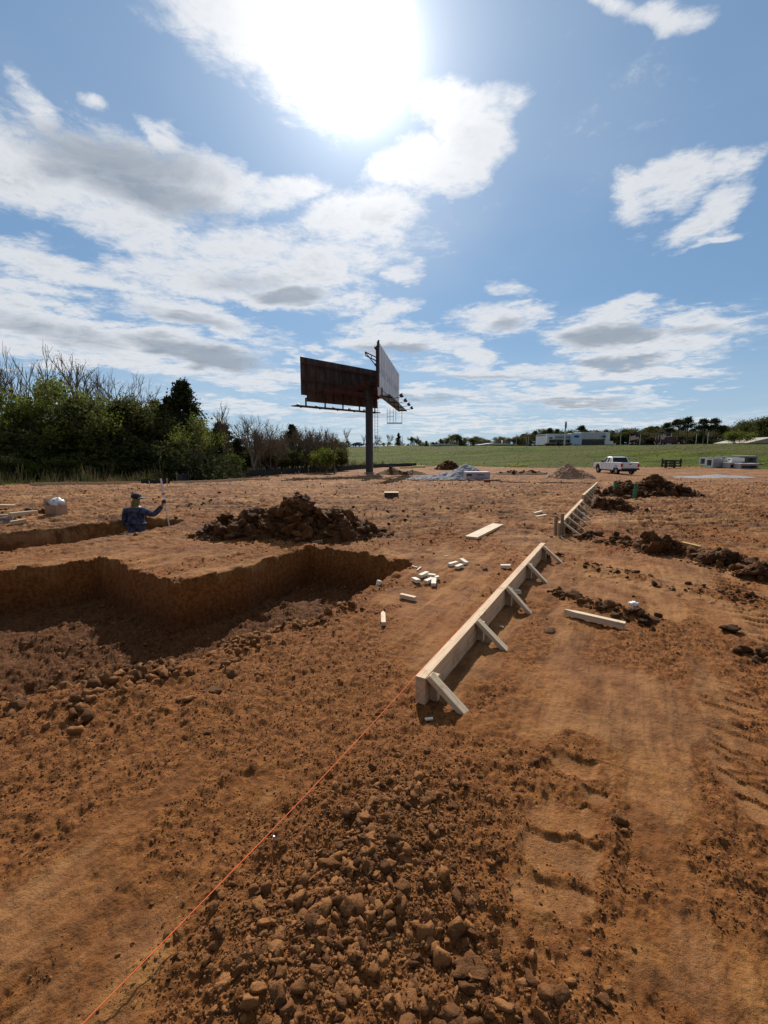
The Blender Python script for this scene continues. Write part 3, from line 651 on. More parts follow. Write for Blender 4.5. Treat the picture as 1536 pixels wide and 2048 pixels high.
def form_board(label, pa, pb, hgt, thick, posts, foot, post_h=None, bw=.07, double_end=False, az=None, group='form boards for the slab edge'):
    pa, pb = np.array(pa), np.array(pb); d = (pb - pa); L = np.hypot(*d); d = d / L; e = np.array([d[1], -d[0]])
    za, zb = Hs(*pa), Hs(*pb); t = empty('form_board', (pa[0], pa[1], za), 0, label, 'form board', group)
    top = lambda s: za + (zb - za) * s / L + hgt
    A = Vector((*pa, top(0) - hgt/2 + .01)); B = Vector((*pb, top(L) - hgt/2 + .01))
    lumber('board', A, B, thick, hgt, M_PINE, t)
    for i, s in enumerate(posts):
        q = pa + d * s + e * (thick/2 + .024); zg = Hs(*q); ph = (post_h or 0) + top(s) + random.uniform(-.01, .02)
        lumber('stake', (q[0], q[1], zg - .12), (q[0], q[1], ph), .044, .06, M_PINE2 if i % 2 else M_PINE, t, up=(e[0], e[1], 0))
        f = q + e * (foot * random.uniform(.92, 1.08)) + d * random.uniform(-.09, -.03); zf = Hs(*f)
        q2 = pa + d * (s - .035) + e * (thick/2 + .012); 
        lumber('brace', (f[0], f[1], zf - .02), (q2[0] - d[0]*.02, q2[1] - d[1]*.02, top(s) + .015), .036, bw, M_PINE2, t, up=(d[0], d[1], 0))
    return t
pa, pb = P(840, 1409), P(1085, 1113)
form_board('nearest form board running away from the string, with five raking braces', pa, pb, .187, .07, [.10, 1.13, 2.16, 3.24, 4.36], .25)
pa2, pb2 = P(1118, 1072), P(1184, 1010)
t2 = form_board('middle form board with tall end stakes and many short braces', pa2, P(1163, 1020), .25, .07, [.1, .8, 1.5, 2.3, 3.0, 3.7], .36, bw=.045)
for k, (ds, hh) in enumerate(((-.10, .40), (.02, .44))):
    q = pa2 + np.array([ds, -.06]); lumber('stake', (q[0], q[1], Hs(*q) - .1), (q[0], q[1], Hs(*q) + hh), .06, .045, M_OLDWOOD, t2, up=(1, 0, 0))
form_board('farthest of the three raking form boards, near the green pipes', P(1165, 1010), P(1194, 975), .26, .07, [.2, 1.3, 2.4, 3.5, 4.6, 5.8], .34, bw=.045)
def flat_board(label, uva, uvb, w_, h_, mt, point=0.0, name='plank', cat='plank', group=None, lift=0.0, lo=0.0):
    a, b = P(*uva), P(*uvb)
    o = lumber(name, (a[0], a[1], Hs(*a) + h_/2 - lo + lift), (b[0], b[1], Hs(*b) + h_/2 - lo), w_, h_, mt, point=point); return tag(o, label, cat, group)
flat_board('long pale plank lying flat beyond the braced form board', (942, 1079), (996, 1052), .24, .045, M_PINE2, lo=-.012)
flat_board('pointed timber stake lying on the clay right of the form board', (1250, 1258), (1128, 1231), .062, .055, M_PINE2, point=.12, name='wooden_stake', cat='stake', lo=-.012)
flat_board('short stake with a sawn point, lying alone nearest the string', (767, 1252), (766, 1229), .045, .04, M_PINE2, point=.05, name='wooden_stake', cat='stake', lo=-.01)
flat_board('cream offcut with a tapered end just past the lone pointed stake', (801, 1194), (831, 1201), .05, .045, M_PINE2, name='wood_offcut', cat='offcut', lo=-.01)
OFF = [((744,1170),(759,1166),'single small block at the lip of the pit'),((824,1134),(834,1138),'tiny offcut at the far left of the scattered blocks'),((834,1142),(842,1136),'thin sliver of wood behind the scattered blocks'),
 ((827,1158),(837,1165),'block at the left of the loose cluster beside the pit'),((840,1154),(855,1148),'tilted block at the back of the loose cluster'),((856,1153),(871,1155),'wide pale block on the right of the loose cluster'),
 ((851,1166),(865,1161),'thick block in front of the loose cluster'),((867,1172),(868,1162),'short block on end at the front right of the cluster'),((870,1160),(878,1160),'smallest block at the right rim of the cluster'),
 ((898,1133),(914,1131),'block at the left of the farther offcut group'),((912,1139),(924,1135),'block in the middle of the farther offcut group'),((922,1125),(934,1131),'slanting block at the right of the farther offcut group'),
 ((888,1115),(897,1115),'tiny white chip beyond the farther offcut group'),((1001,1137),(1021,1139),'white offcut lying near the left face of the form board'),((1046,1075),(1053,1079),'small white chip between the plank and the middle form board'),
 ((1068,1031),(1084,1028),'pale offcut on the scraped clay left of the middle form board'),((1072,1036),(1092,1034),'brown offcut beside the pale offcut near the middle form board'),((1122,1075),(1130,1068),'thin white stick leaning toward the foot of the middle form board'),
 ((1020,1190),(1040,1189),'pale offcut lying in the shade behind the third brace'),((850,1441),(866,1443),'white sliver of wood below the near end of the form board'),((1000,1254),(1006,1256),'white crumb of wood beside the second brace foot')]
for i, (a, b, lb) in enumerate(OFF):
    small = ('chip' in lb or 'sliver' in lb or 'tiny' in lb or 'crumb' in lb or 'stick' in lb)
    flat_board(lb, a, b, .020 if small else .062, .012 if small else .042, M_CUT, name='wood_offcut', cat='offcut', group='offcuts of timber scattered on the clay', lo=-.008)
flat_board('yellow plank end poking out behind the broken clods', (1362, 1100), (1400, 1106), .09, .05, mat('yellow_pine', (.55, .33, .09), .7, var=(.4, .22, .06)), lo=-.05)
# ------------------------------------------------------------ string line and its nail, litter
M_STR = mat('orange_string', (0.95, 0.16, 0.03), .6)
e1 = Vector((*P(832, 1409), Hs(*P(832, 1409)) + .19)); dd = Vector((*(P(840, 1409) - P(1085, 1113)), 0)).normalized()
q0 = PY(828, 1356, e1.y)
q1 = PY(165, 2048, 1.18); q1.z = 0.03; q1 = Vector((0, 0, EYE)) + ray(165, 2048) * ((EYE - .05) / -ray(165, 2048).z)
q2 = q1 + (q1 - q0) * .9
mb = MB(); N = 30
mb.tube([q0.lerp(q1, i / N) - Vector((0, 0, .02 * math.sin(math.pi * i / N))) for i in range(N + 1)] + [q2], .0019, 5)
el_ = P(1060, 1137); mb.tube([q0, q0 + Vector((-.004, 0, 0)), Vector((pb[0] - .045, pb[1], Hs(*pb) + .19))], .0019, 5)
tag(mb.build('string_line', M_STR), 'taut orange string running from the bottom left to the form board', 'string')
mb = MB(); x, y = P(547, 1702); z = Hs(x, y); mb.tube([(x, y, z - .03), (x + .004, y, z + .045)], .003, 6); mb.tube([(x + .004, y, z + .045), (x + .0045, y, z + .047)], .004, 8)
tag(mb.build('nail', mat('steel_nail', (.4, .4, .42), .5, metal=.6)), 'small shiny nail standing in the rubble beside the orange string', 'nail')
M_PLAS = mat('white_plastic', (.85, .87, .9), .35, var=(.65, .68, .72), vscale=14, bump=.01, bscale=12)
def crumple(u, v, s, label, dz=0):
    x, y = P(u, v); V, Fc = ico(3); r = fbm(V[:, 0] * 1 + u, V[:, 1] + V[:, 2] * 1.3, 2.2, 4, .7, 5); V = V * (1 + .35 * r)[:, None] * s; V[:, 2] = np.maximum(V[:, 2] * .7, -s * .3)
    o = link('plastic_scrap', np_mesh('plastic_scrap', V, Fc, M_PLAS)); o.location = (x, y, Hs(x, y) + s * .25 + dz); tag(o, label, 'plastic scrap', 'bits of white plastic litter')
crumple(1267, 1213, .045, 'crumpled white plastic scrap on bare clay above the lying stake')
crumple(1164, 1030, .07, 'white plastic scrap at the foot of the middle form board')
x, y = P(612, 1196)
crumple(612, 1172, .045, 'white paper scrap on the floor of the pit')
crumple(140, 960, .2, 'white scrap caught at the edge of the weeds on the left')
# ------------------------------------------------------------ left stack and box
M_CARD = mat('brown_cardboard', (.42, .27, .17), .85, var=(.33, .2, .12), vscale=5)
x, y = P(114, 1034); z = Hs(x, y); t = empty('cardboard_box', (x, y, z), R(-12), 'open brown cardboard box with clear plastic spilling from its top', 'box')
mb = MB(); w2, h2 = .17, .26; mb.box((-w2, -.15, 0), (w2, .15, .012))
for a, b in (((-w2, -.15, 0), (-w2+.008, .15, h2)), ((w2-.008, -.15, 0), (w2, .15, h2)), ((-w2+.008, -.15, 0), (w2-.008, -.142, h2)), ((-w2+.008, .142, 0), (w2-.008, .15, h2))): mb.box(a, b)
mb.build('carton', M_CARD, t, world=False)
mb = MB(); mb.bar((-w2, 0, h2), (-w2 - .03, 0, h2 + .16), .28, .007, up=(1, 0, 0)); mb.build('flap', M_CARD, t, world=False)
mb = MB(); mb.bar((0, .15, h2), (0, .19, h2 + .13), .3, .007, up=(0, 1, 0)); mb.build('flap', M_CARD, t, world=False)
V, Fc = ico(3); r = fbm(V[:, 0], V[:, 1] + V[:, 2], 2.4, 4, .7, 9); V = V * (1 + .35 * r)[:, None] * np.array([.17, .13, .12]) + np.array([.03, 0, h2 + .05])
link('plastic_liner', np_mesh('plastic_liner', V, Fc, M_PLAS), t, world=False)
LUM = [((-30,1029),(32,1024),.22,.07,0.10,'top timber of the lumber stack at the left edge',M_PINE),((-40,1040),(22,1036),.20,.07,0.0,'greyer timber under the top one at the left edge',M_OLDWOOD),
       ((20,1040),(75,1033),.10,.10,0.0,'pale timber angling out to the right of the stack',M_PINE2),((22,1052),(53,1049),.12,.085,0.0,'short square timber in front of the stack beside the steel bars',M_PINE),
       ((-40,1022),(18,1019),.3,.05,0.06,'wide board at the back of the stack at the left edge',M_PINE2)]
for a, b, w_, h_, lf, lb, mt in LUM: flat_board(lb, a, b, w_, h_, mt, name='timber', cat='timber', group='timber stacked at the left edge', lift=lf, lo=-lf)
M_REB = mat('dull_steel', (.10, .105, .12), .45, metal=.7, var=(.2, .2, .22), vscale=9)
for i in range(9):
    a, b = P(-40, 1046 + i % 3 * 2.4), P(random.uniform(20, 30), 1044 + i % 3 * 2.6 + random.uniform(-2, 3)); zz = .015 + .03 * (i // 3)
    mb = MB(); mb.tube([(a[0], a[1], Hs(*a) + zz), (b[0], b[1], Hs(*b) + zz)], .011, 6)
    tag(mb.build('rebar', M_REB), 'dark steel bar in the bundle in front of the timber stack at the left edge', 'rebar', 'bundle of steel bars at the left edge')
# clods by the box
heap('dirt_pile', 'small row of dark lumps between the timber stack and the cardboard box', 32, 98, 1031, 1017, lumps=90, smax=.11, depth=.3, seed=21, prof=[(-.5, .7, .5), (.5, 1.0, .5)], rough=.8)
# dark crate in the middle distance
x, y = P(783, 996); z = Hs(x, y); t = empty('wooden_crate', (x, y, z), R(4), 'small dark crate with a pale lid standing alone beyond the clay pile', 'crate')
mb = MB(); cw, ch = .25, .19; [mb.box((-cw + i * .125, -.15, 0.02), (-cw + i * .125 + .105, -.135, ch)) for i in range(4)]
[mb.box((-cw + i * .125, .135, 0.02), (-cw + i * .125 + .105, .15, ch)) for i in range(4)]; mb.box((-cw, -.134, .03), (cw, .134, .05)); mb.box((-cw, -.134, .03), (-cw + .02, .134, ch)); mb.box((cw - .03, -.134, .03), (cw - .01, .134, ch))
mb.build('crate_side', mat('dark_wood', (.06, .045, .035), .8, var=(.11, .08, .06)), t, world=False)
mb = MB(); mb.box((-cw - .01, -.16, ch), (cw + .01, .16, ch + .02)); mb.build('lid', M_PINE2, t, world=False)
# ------------------------------------------------------------ trees
M_BARK = mat('grey_bark', (.19, .15, .115), .9, var=(.10, .08, .06), vscale=3, stretch=(3, 3, .5), spec=.1)
M_BARE = mat('bare_twigs', (.20, .155, .115), .9, spec=.1)
def leafmat(n, a, b, tr=.45): return mat(n, a, .85, var=b, vscale=.9, trans=tr, spec=.08, detail=3)
M_SPRING = leafmat('spring_leaves', (.115, .145, .025), (.17, .19, .036), .5)
M_LEAF = leafmat('dull_green_leaves', (.075, .092, .026), (.12, .115, .038), .42)
M_CEDAR = leafmat('cedar_foliage', (.034, .045, .018), (.055, .062, .024), .25)
M_OAK = leafmat('budding_leaves', (.13, .10, .045), (.09, .085, .034), .4)
M_PINEN = leafmat('pine_needles', (.034, .048, .018), (.05, .066, .024), .2)
def grow(mb, p, d, L, r, depth, tips, rng, spread=.6, up=.15, kids=3, shrink=.68, sides=5, wig=.12, segs=3):
    pts = [Vector(p)]; rr = [r]; d = Vector(d).normalized()
    for i in range(segs):
        d = (d + Vector((rng.uniform(-wig, wig), rng.uniform(-wig, wig), rng.uniform(-wig, wig) + up * .3))).normalized()
        pts.append(pts[-1] + d * L / segs); rr.append(r * (1 - .45 * (i + 1) / segs))
    mb.tube(pts, rr, max(3, sides), cap=False)
    if depth == 0: tips.append((pts[-1], d, pts[0])); return
    for k in range(kids):
        t = rng.uniform(.35, 1.0) if k else 1.0
        i = min(int(t * segs), segs - 1); q = pts[i].lerp(pts[i + 1], t * segs - i)
        a = Vector((rng.gauss(0, 1), rng.gauss(0, 1), rng.gauss(0, 1))); a = (a - d * a.dot(d)).normalized()
        nd = (d + a * spread * rng.uniform(.6, 1.3) + Vector((0, 0, up))).normalized()
        grow(mb, q, nd, L * shrink * rng.uniform(.8, 1.2), max(.008, r * (.6 if k else .66)), depth - 1, tips, rng, spread, up, kids, shrink, sides - 1, wig, max(2, segs - 1))
def cards(centres, n, size, spread, rs, flat=0.0, droop=0.0):
    """n small leaf faces around each centre"""
    C = np.repeat(np.array(centres, float), n, 0); m = len(C)
    C = C + rs.normal(size=(m, 3)) * spread
    a = rs.normal(size=(m, 3)); a[:, 2] *= 1 - flat; a[:, 2] -= droop; a /= np.linalg.norm(a, axis=1)[:, None]
    b = rs.normal(size=(m, 3)); b = np.cross(a, b); b /= np.linalg.norm(b, axis=1)[:, None]
    s = size * rs.uniform(.5, 1.4, m)[:, None]
    V = np.stack([C - a * s, C + b * s * .55, C + a * s, C - b * s * .55], 1).reshape(-1, 3)
    return V, np.arange(m * 4).reshape(-1, 4)
PROTO = {}
def proto(key, name, trunk, crown_V, crown_F, leaf_m, bark=None, height=10):
    root = bpy.data.objects.new(name, None)
    tm = trunk.mesh('trunk', bark or M_BARK); cm = np_mesh('crown', crown_V, crown_F, leaf_m) if crown_V is not None else None
    PROTO[key] = (name, tm, cm, height); bpy.data.objects.remove(root)
def mk_leafy(key, name, seed, leaf, h=10, nl=34, size=.13, depth=4, spread=.75, trunk_h=.28, dens=.34, up=.12):
    rng = random.Random(seed); rs = np.random.default_rng(seed); mb = MB(); tips = []
    grow(mb, (0, 0, -.2), (0, 0, 1), h * trunk_h, h * .022, depth, tips, rng, spread, up, 3, .72, 7)
    T = np.array([t[0][:] for t in tips]); T2 = np.array([((t[0] + t[2]) / 2)[:] for t in tips]); zt = T[:, 2].max()
    V, Fc = cards(np.concatenate([T, T2]), nl, size, dens, rs); k = h / zt
    for i, v in enumerate(mb.V): mb.V[i] = (v[0] * k, v[1] * k, v[2] * k)
    proto(key, name, mb, V * k, Fc, leaf, height=h)
def mk_bare(key, name, seed, h=10, depth=5, spread=.45, up=.28, trunk_h=.24, buds=None, kids=3):
    rng = random.Random(seed); rs = np.random.default_rng(seed); mb = MB(); tips = []
    grow(mb, (0, 0, -.2), (0, 0, 1), h * trunk_h, h * .019, depth, tips, rng, spread, up, kids, .74, 6, .16)
    T = np.array([t[0][:] for t in tips]); k = h / T[:, 2].max()
    mb.V = [(v[0] * k, v[1] * k, v[2] * k) for v in mb.V]
    if buds: V, Fc = cards(T * k, buds, .05, .16, rs); proto(key, name, mb, V, Fc, M_OAK, M_BARE, h)
    else: proto(key, name, mb, None, None, None, M_BARE, h)
def mk_cedar(key, seed, h=8, wid=.26, leaf=None, ragged=.25, name='cedar_tree'):
    rng = random.Random(seed); rs = np.random.default_rng(seed); mb = MB(); C = []
    mb.tube([(0, 0, -.2), (.05, 0, h * .5), (0, .05, h * .97)], [h * .022, h * .014, h * .004], 6)
    n = 190
    for i in range(n):
        t = (i + rng.random()) / n; z = h * (.05 + .93 * t); R_ = h * wid * (1 - t) ** .75 * rng.uniform(1 - ragged * 1.6, 1 + ragged) + .12
        a = rng.uniform(0, 6.283); e = Vector((math.cos(a) * R_, math.sin(a) * R_, z + R_ * rng.uniform(.05, .5)))
        mb.tube([(0, 0, z), e], [.025, .006], 3, cap=False)
        for k in range(4): C.append(tuple(Vector((0, 0, z)).lerp(e, .4 + .2 * k)))
    V, Fc = cards(C, 13, .12, .16, rs, droop=-.3); proto(key, name, mb, V, Fc, leaf or M_CEDAR, height=h)
def mk_pine(key, seed, h=16):
    rng = random.Random(seed); rs = np.random.default_rng(seed); mb = MB(); C = []
    mb.tube([(0, 0, -.2), (.3, .1, h * .4), (.1, -.1, h * .8), (0, 0, h * .96)], [h * .018, h * .014, h * .009, .04], 6)
    for i in range(26):
        t = rng.random() ** .7; z = h * (.52 + .42 * t); R_ = h * .20 * (1.15 - t) * rng.uniform(.5, 1.3) + .4; a = rng.uniform(0, 6.283)
        e = Vector((math.cos(a) * R_, math.sin(a) * R_, z + R_ * rng.uniform(.1, .5))); mb.tube([(0, 0, z), e], [.10, .03], 4, cap=False)
        for k in range(5): C.append(tuple(Vector((0, 0, z)).lerp(e, .5 + .14 * k) + Vector((rng.gauss(0, .25), rng.gauss(0, .25), .2))))
    V, Fc = cards(C, 34, .22, .42, rs); proto(key, 'pine_tree', mb, V, Fc, M_PINEN, height=h)
def mk_shrub(key, name, seed, h=2.4, leaf=None, stems=9, nl=26, size=.07):
    rng = random.Random(seed); rs = np.random.default_rng(seed); mb = MB(); tips = []
    for i in range(stems):
        a = rng.uniform(0, 6.283); grow(mb, (math.cos(a) * .15, math.sin(a) * .15, -.1), (math.cos(a) * .45, math.sin(a) * .45, 1), h * .36, .022, 3, tips, rng, .5, .2, 3, .7, 4)
    T = np.array([t[0][:] for t in tips]); k = h / T[:, 2].max(); mb.V = [(v[0] * k, v[1] * k, v[2] * k) for v in mb.V]
    V, Fc = cards(T * k, nl, size, .17, rs); proto(key, name, mb, V, Fc, leaf, M_BARE, h)
mk_leafy('green1', 'leafy_tree', 1, M_LEAF, nl=30); mk_leafy('green2', 'leafy_tree', 2, M_LEAF, nl=24, spread=.65); mk_leafy('spring1', 'leafy_tree', 3, M_SPRING, nl=22, spread=.7)
mk_leafy('spring2', 'leafy_tree', 4, M_SPRING, nl=12, size=.10, spread=.6, trunk_h=.3); mk_leafy('oak1', 'budding_tree', 5, M_OAK, nl=16, size=.12); mk_leafy('oak2', 'budding_tree', 6, M_OAK, nl=12, spread=.85)
mk_bare('bare1', 'bare_tree', 17, depth=6, spread=.42, up=.34); mk_bare('bare2', 'bare_tree', 12, depth=6, spread=.62, up=.15); mk_bare('bare3', 'bare_tree', 13, buds=4); mk_bare('sap1', 'sapling', 14, h=6, depth=3, spread=.3, up=.4, trunk_h=.4, buds=8); mk_bare('sap2', 'sapling', 15, h=6, depth=4, spread=.4, up=.35, trunk_h=.3)
mk_cedar('cedar1', 21); mk_cedar('cedar2', 22, wid=.34, ragged=.35); mk_cedar('cedar3', 23, wid=.42, ragged=.5, leaf=M_LEAF, name='bushy_tree')
mk_pine('pine1', 31); mk_pine('pine2', 32); mk_shrub('shrub1', 'shrub', 41, leaf=M_LEAF); mk_shrub('shrub2', 'shrub', 42, leaf=M_OAK, nl=10); mk_shrub('shrub3', 'shrub', 43, leaf=M_SPRING, nl=18)
_r = random.Random(99)
def plant(key, u, vt, Y, label, group=None, wide=1.0, cat=None, top=None):
    name, tm, cm, h = PROTO[key]; x = (u - W_PX / 2) / F_PX * Y * 1.0; p = PY(u, 905, Y); x = p.x; zb = Hs(x, Y); zt = PY(u, vt, Y).z if top is None else top
    k = max(.15, (zt - zb) / h); r = empty(name, (x, Y, zb), _r.uniform(0, 6.28), label, cat or ('tree' if 'tree' in name or name == 'sapling' else 'shrub'), group)
    kw = k * wide; r.scale = (kw, kw, k)
    t = link('trunk', tm, r, False)
    if cm is not None: link('crown', cm, r, False)
    return r
WOOD = 'trees of the wood on the left'
L1 = [('bare3', -30, 700, 44, 'bare tree cut off by the left edge behind the wood', 1.1), ('bare1', 30, 676, 44, 'tall bare tree at the far left with a narrow fan of twigs', 1.0), ('bare1', 105, 672, 45, 'tallest bare tree rising over the left wood', 1.2),
 ('bare3', 150, 698, 46, 'broad bare tree just right of the tallest one', 1.1), ('bare2', 212, 722, 45, 'smaller bare crown with crooked twigs above the dark wood', .9), ('green1', -60, 790, 36, 'dull green tree at the left edge of the wood', 1.1),
 ('spring1', 35, 765, 37, 'pale green tree under the bare ones at the far left', 1.0), ('spring1', 82, 748, 39, 'bright green crown standing highest among the leafy trees at left', .9), ('green2', 130, 762, 36, 'rounded green tree in the left part of the wood', 1.1),
 ('spring1', 178, 772, 37, 'light green crown left of the dark gap in the wood', 1.0), ('green1', 215, 780, 38, 'dull green tree in the middle of the left wood', 1.1), ('cedar2', 250, 782, 39, 'dark cedar with a blunt top in the middle of the wood', 1.3),
 ('green1', 283, 778, 40, 'green tree beside a dark cedar in the wood', 1.0), ('cedar3', 318, 776, 41, 'bushy dark tree left of the pointed cedar', 1.1), ('cedar1', 372, 757, 43, 'pointed dark cedar, tallest at the right end of the wood', 1.15),
 ('cedar1', 345, 790, 42, 'slimmer dark cedar tucked against the pointed one', 1.2), ('spring2', 395, 792, 36, 'sparse bright green tree in front of the pointed cedar', 1.0), ('spring2', 420, 800, 40, 'thin light green tree right of the pointed cedar', .9),
 ('cedar2', 440, 812, 44, 'dark ragged tree beyond the sparse green one', 1.0), ('bare3', 452, 806, 43, 'half bare tree at the right shoulder of the wood', 1.0), ('bare2', 505, 820, 45, 'leaning bare tree at the right end of the dense wood', 1.0),
 ('cedar2', 475, 842, 46, 'low dark tree under the leaning bare tree', 1.3), ('green2', 335, 850, 36, 'low green understorey tree before the pointed cedar', 1.3), ('cedar3', 20, 850, 33, 'dark understorey tree at the far left', 1.6),
 ('cedar3', 110, 850, 34, 'dark understorey tree below the tallest bare tree', 1.6), ('cedar3', 195, 850, 34.5, 'dark understorey tree in the middle of the wood', 1.6), ('cedar3', 270, 850, 36, 'dark understorey tree near the silt fence end', 1.5),
 ('cedar3', 60, 820, 37, 'shaded bushy tree behind the left understorey', 1.5), ('cedar3', 150, 815, 38, 'shaded bushy tree deep in the wood', 1.5), ('cedar3', 235, 815, 39, 'shaded bushy tree behind the dark gap', 1.5), ('cedar3', 300, 815, 41, 'shaded bushy tree behind the green understorey', 1.4),
 ('cedar3', 400, 860, 42, 'low shaded tree behind the sparse green tree', 1.5), ('cedar3', 440, 875, 43, 'low shaded tree right of the sparse green tree', 1.5), ('cedar3', 345, 840, 44, 'shaded tree behind the pointed cedar', 1.5)]
for k, u, v, Yd, lb, wd in L1: plant(k, u, v + (0 if 'bare' in k else 5 if k == 'cedar1' else 16 + max(0, u - 150) * .06), Yd, lb, WOOD, wd)
rr = random.Random(5)
place = ['far left', 'left', 'middle', 'right']
for i in range(16):      # deeper rows that close the wood
    u = -180 + i * 42; plant(rr.choice(['cedar3', 'cedar2', 'green1']), u, 815 + rr.uniform(-5, 25) + (max(0, u - 330) * .25), 50 + rr.uniform(0, 6), 'dark tree in the back row of the left wood, mostly hidden', 'back row of the left wood', 1.3)
for i in range(20):
    u = -40 + i * 26 + rr.uniform(-8, 8); Yd = float(bnd((u - 768) / 870 * 36)) ; yy = 31 + max(0, u) * .024
    plant(rr.choice(['shrub1', 'shrub2', 'shrub2', 'shrub3']), u, 920 + rr.uniform(-12, 8), yy, 'low shrub at the foot of the left wood, ' + ('near the left edge' if u < 120 else 'below the pale green crowns' if u < 240 else 'near the silt fence piece' if u < 360 else 'below the sparse green trees'), 'shrubs at the foot of the left wood', 1.2)
TH = 'saplings of the thicket between wood and billboard'
for i in range(34):
    u = 500 + i * 5.9 + rr.uniform(-4, 4); Yd = 47 + (u - 505) * .07 + rr.uniform(-2, 3)
    plant(rr.choice(['sap1', 'sap2', 'sap1', 'bare2']), u, 858 + rr.uniform(-16, 14) + max(0, u - 640) * .35, Yd, 'thin bare sapling in the ' + ('left third' if u < 567 else 'middle' if u < 634 else 'right third') + ' of the thicket by the billboard', TH, 1.1)
for i in range(12):
    u = 500 + i * 16.5 + rr.uniform(-4, 4)
    plant(rr.choice(['shrub2', 'shrub3', 'shrub2', 'shrub1']), u, 905 + rr.uniform(-10, 12), 46 + (u - 500) * .06 + rr.uniform(-1, 2), 'leafy shrub at the ' + ('left' if u < 567 else 'middle' if u < 634 else 'right') + ' foot of the thicket by the billboard', 'shrubs of the thicket', 1.25)
for u, v, k, wd, lb in ((545, 868, 'oak2', 1.2, 'dark bushy tree behind the thicket, left one'), (585, 850, 'cedar2', 1.2, 'dark tree standing behind the middle of the thicket'), (625, 868, 'green2', 1.3, 'green rounded tree behind the thicket'), (520, 860, 'oak1', 1.2, 'brownish tree behind the left end of the thicket'), (655, 878, 'green1', 1.2, 'low green tree behind the right end of the thicket')):
    plant(k, u, v, 62, lb, 'trees behind the thicket', wd)
plant('sap1', 668, 878, 50, 'dense brownish bush at the right end of the thicket', None, 1.6, cat='bush'); plant('shrub3', 646, 898, 50, 'low green bush beside the last bush of the thicket', None, .9)
FAR = 'trees of the far tree line'
for u, v, k, wd, lb in ((665, 862, 'bare2', 1.0, 'round bare tree on the horizon left of the billboard post'), (694, 855, 'bare3', 1.1, 'larger round bare tree close left of the billboard post'), (728, 868, 'bare3', 1.0, 'bare tree half hidden by the billboard post'), (752, 868, 'bare2', .9, 'faint bare tree just right of the billboard ladder'),
   (775, 866, 'bare2', 1.1, 'wide bare tree right of the billboard post'), (797, 866, 'cedar2', .9, 'small dark conifer right of the bare trees by the billboard'), (820, 874, 'green1', 1.1, 'dark round tree by itself on the horizon'), (833, 873, 'green2', 1.2, 'dark tree beside another on the horizon, right of the conifer'), (842, 880, 'oak1', 1.0, 'reddish tree at the end of the short horizon clump')):
    plant(k, u, v, 190, lb, FAR, wd)
def topline(u):
    xs = [845, 880, 905, 930, 960, 1000, 1040, 1080, 1110, 1160, 1200, 1240, 1270, 1310, 1350, 1400, 1450, 1490, 1536, 1620]; ys = [884, 880, 871, 873, 880, 876, 868, 862, 864, 862, 862, 862, 858, 855, 858, 860, 858, 850, 846, 840]
    return float(np.interp(u, xs, ys))
KD = {'oak1': 'brownish budding tree', 'oak2': 'brown spreading tree', 'green1': 'dull green round tree', 'green2': 'green loose crowned tree', 'cedar2': 'dark ragged evergreen', 'cedar3': 'dark bushy tree'}
def seg(u):
    for m, s in ((925, 'above the red mound'), (1035, 'above the low pale roofs'), (1095, 'just left of the showroom'), (1160, 'behind the left half of the showroom'), (1222, 'behind the right half of the showroom'), (1275, 'between showroom and first flagpole'), (1310, 'between first flagpole and red pickup'), (1365, 'right above the red pickup'), (1415, 'between the grey and the tall pale pole'), (1455, 'between tall pale pole and bright bush'), (1500, 'behind the bright bush'), (1700, 'behind the tan roof at right')):
        if u < m: return s
u = 850
while u < 1640:
    k = rr.choice(['oak1', 'oak2', 'green1', 'cedar3', 'green2', 'cedar2']) if u > 1220 else rr.choice(['green1', 'green2', 'cedar2', 'cedar3', 'oak1', 'green1'])
    plant(k, u + rr.uniform(-3, 3), topline(u) + rr.uniform(-3, 5), 300 + rr.uniform(-15, 25), KD[k] + ' ' + seg(u), FAR, rr.uniform(1.5, 2.2)); u += rr.uniform(6, 9)
u = 480
while u < 860:
    plant(rr.choice(['green1', 'oak1', 'cedar3']), u, 884 + rr.uniform(-4, 4), 300 + rr.uniform(-10, 10), 'low tree on the horizon ' + ('behind the left half of the thicket' if u < 590 else 'behind the right half of the thicket' if u < 690 else 'left of the billboard post' if u < 735 else 'right of the billboard post'), FAR, 1.5); u += 12
for u, v, Yd, lb, wd in ((1160, 851, 290, 'tall pine behind the left part of the white building', 1.3), (1098, 856, 300, 'windswept pine left of the white building', 1.2), (1112, 858, 300, 'smaller pine by the left corner of the white building', 1.1), (1068, 862, 300, 'dark pine in the tree line left of the building', 1.2),
   (1330, 845, 250, 'small lone pine above the dark red pickup', 1.2), (1352, 838, 250, 'left of two tall pines right of the dark red pickup', 1.3), (1370, 834, 252, 'tallest pine on the right with an open crown', 1.2), (1403, 838, 250, 'broad pine left of the pale pole', 1.5), (1425, 837, 250, 'broad pine right of the pale pole', 1.4), (1440, 851, 250, 'low leaning pine right of the broad pair', 1.3)):
    plant(('pine1', 'pine2')[int(u) % 2], u, v, Yd, lb, 'tall pines over the tree line', wd)
for u, v, Yd, lb in ((1460, 848, 240, 'faint bare tree behind the bright bush'), (1500, 842, 230, 'dark hill tree at right behind the tan roof'), (1530, 834, 230, 'tallest dark tree at the right edge'), (1560, 832, 230, 'dark tree outside the right edge of the tan roof')):
    plant('bare2' if 'bare' in lb else 'green1', u, v, Yd, lb, FAR, 1.4)
plant('shrub3', 1474, 862, 125, 'bright green rounded bush in front of the tree line at right', None, 1.5, cat='bush')
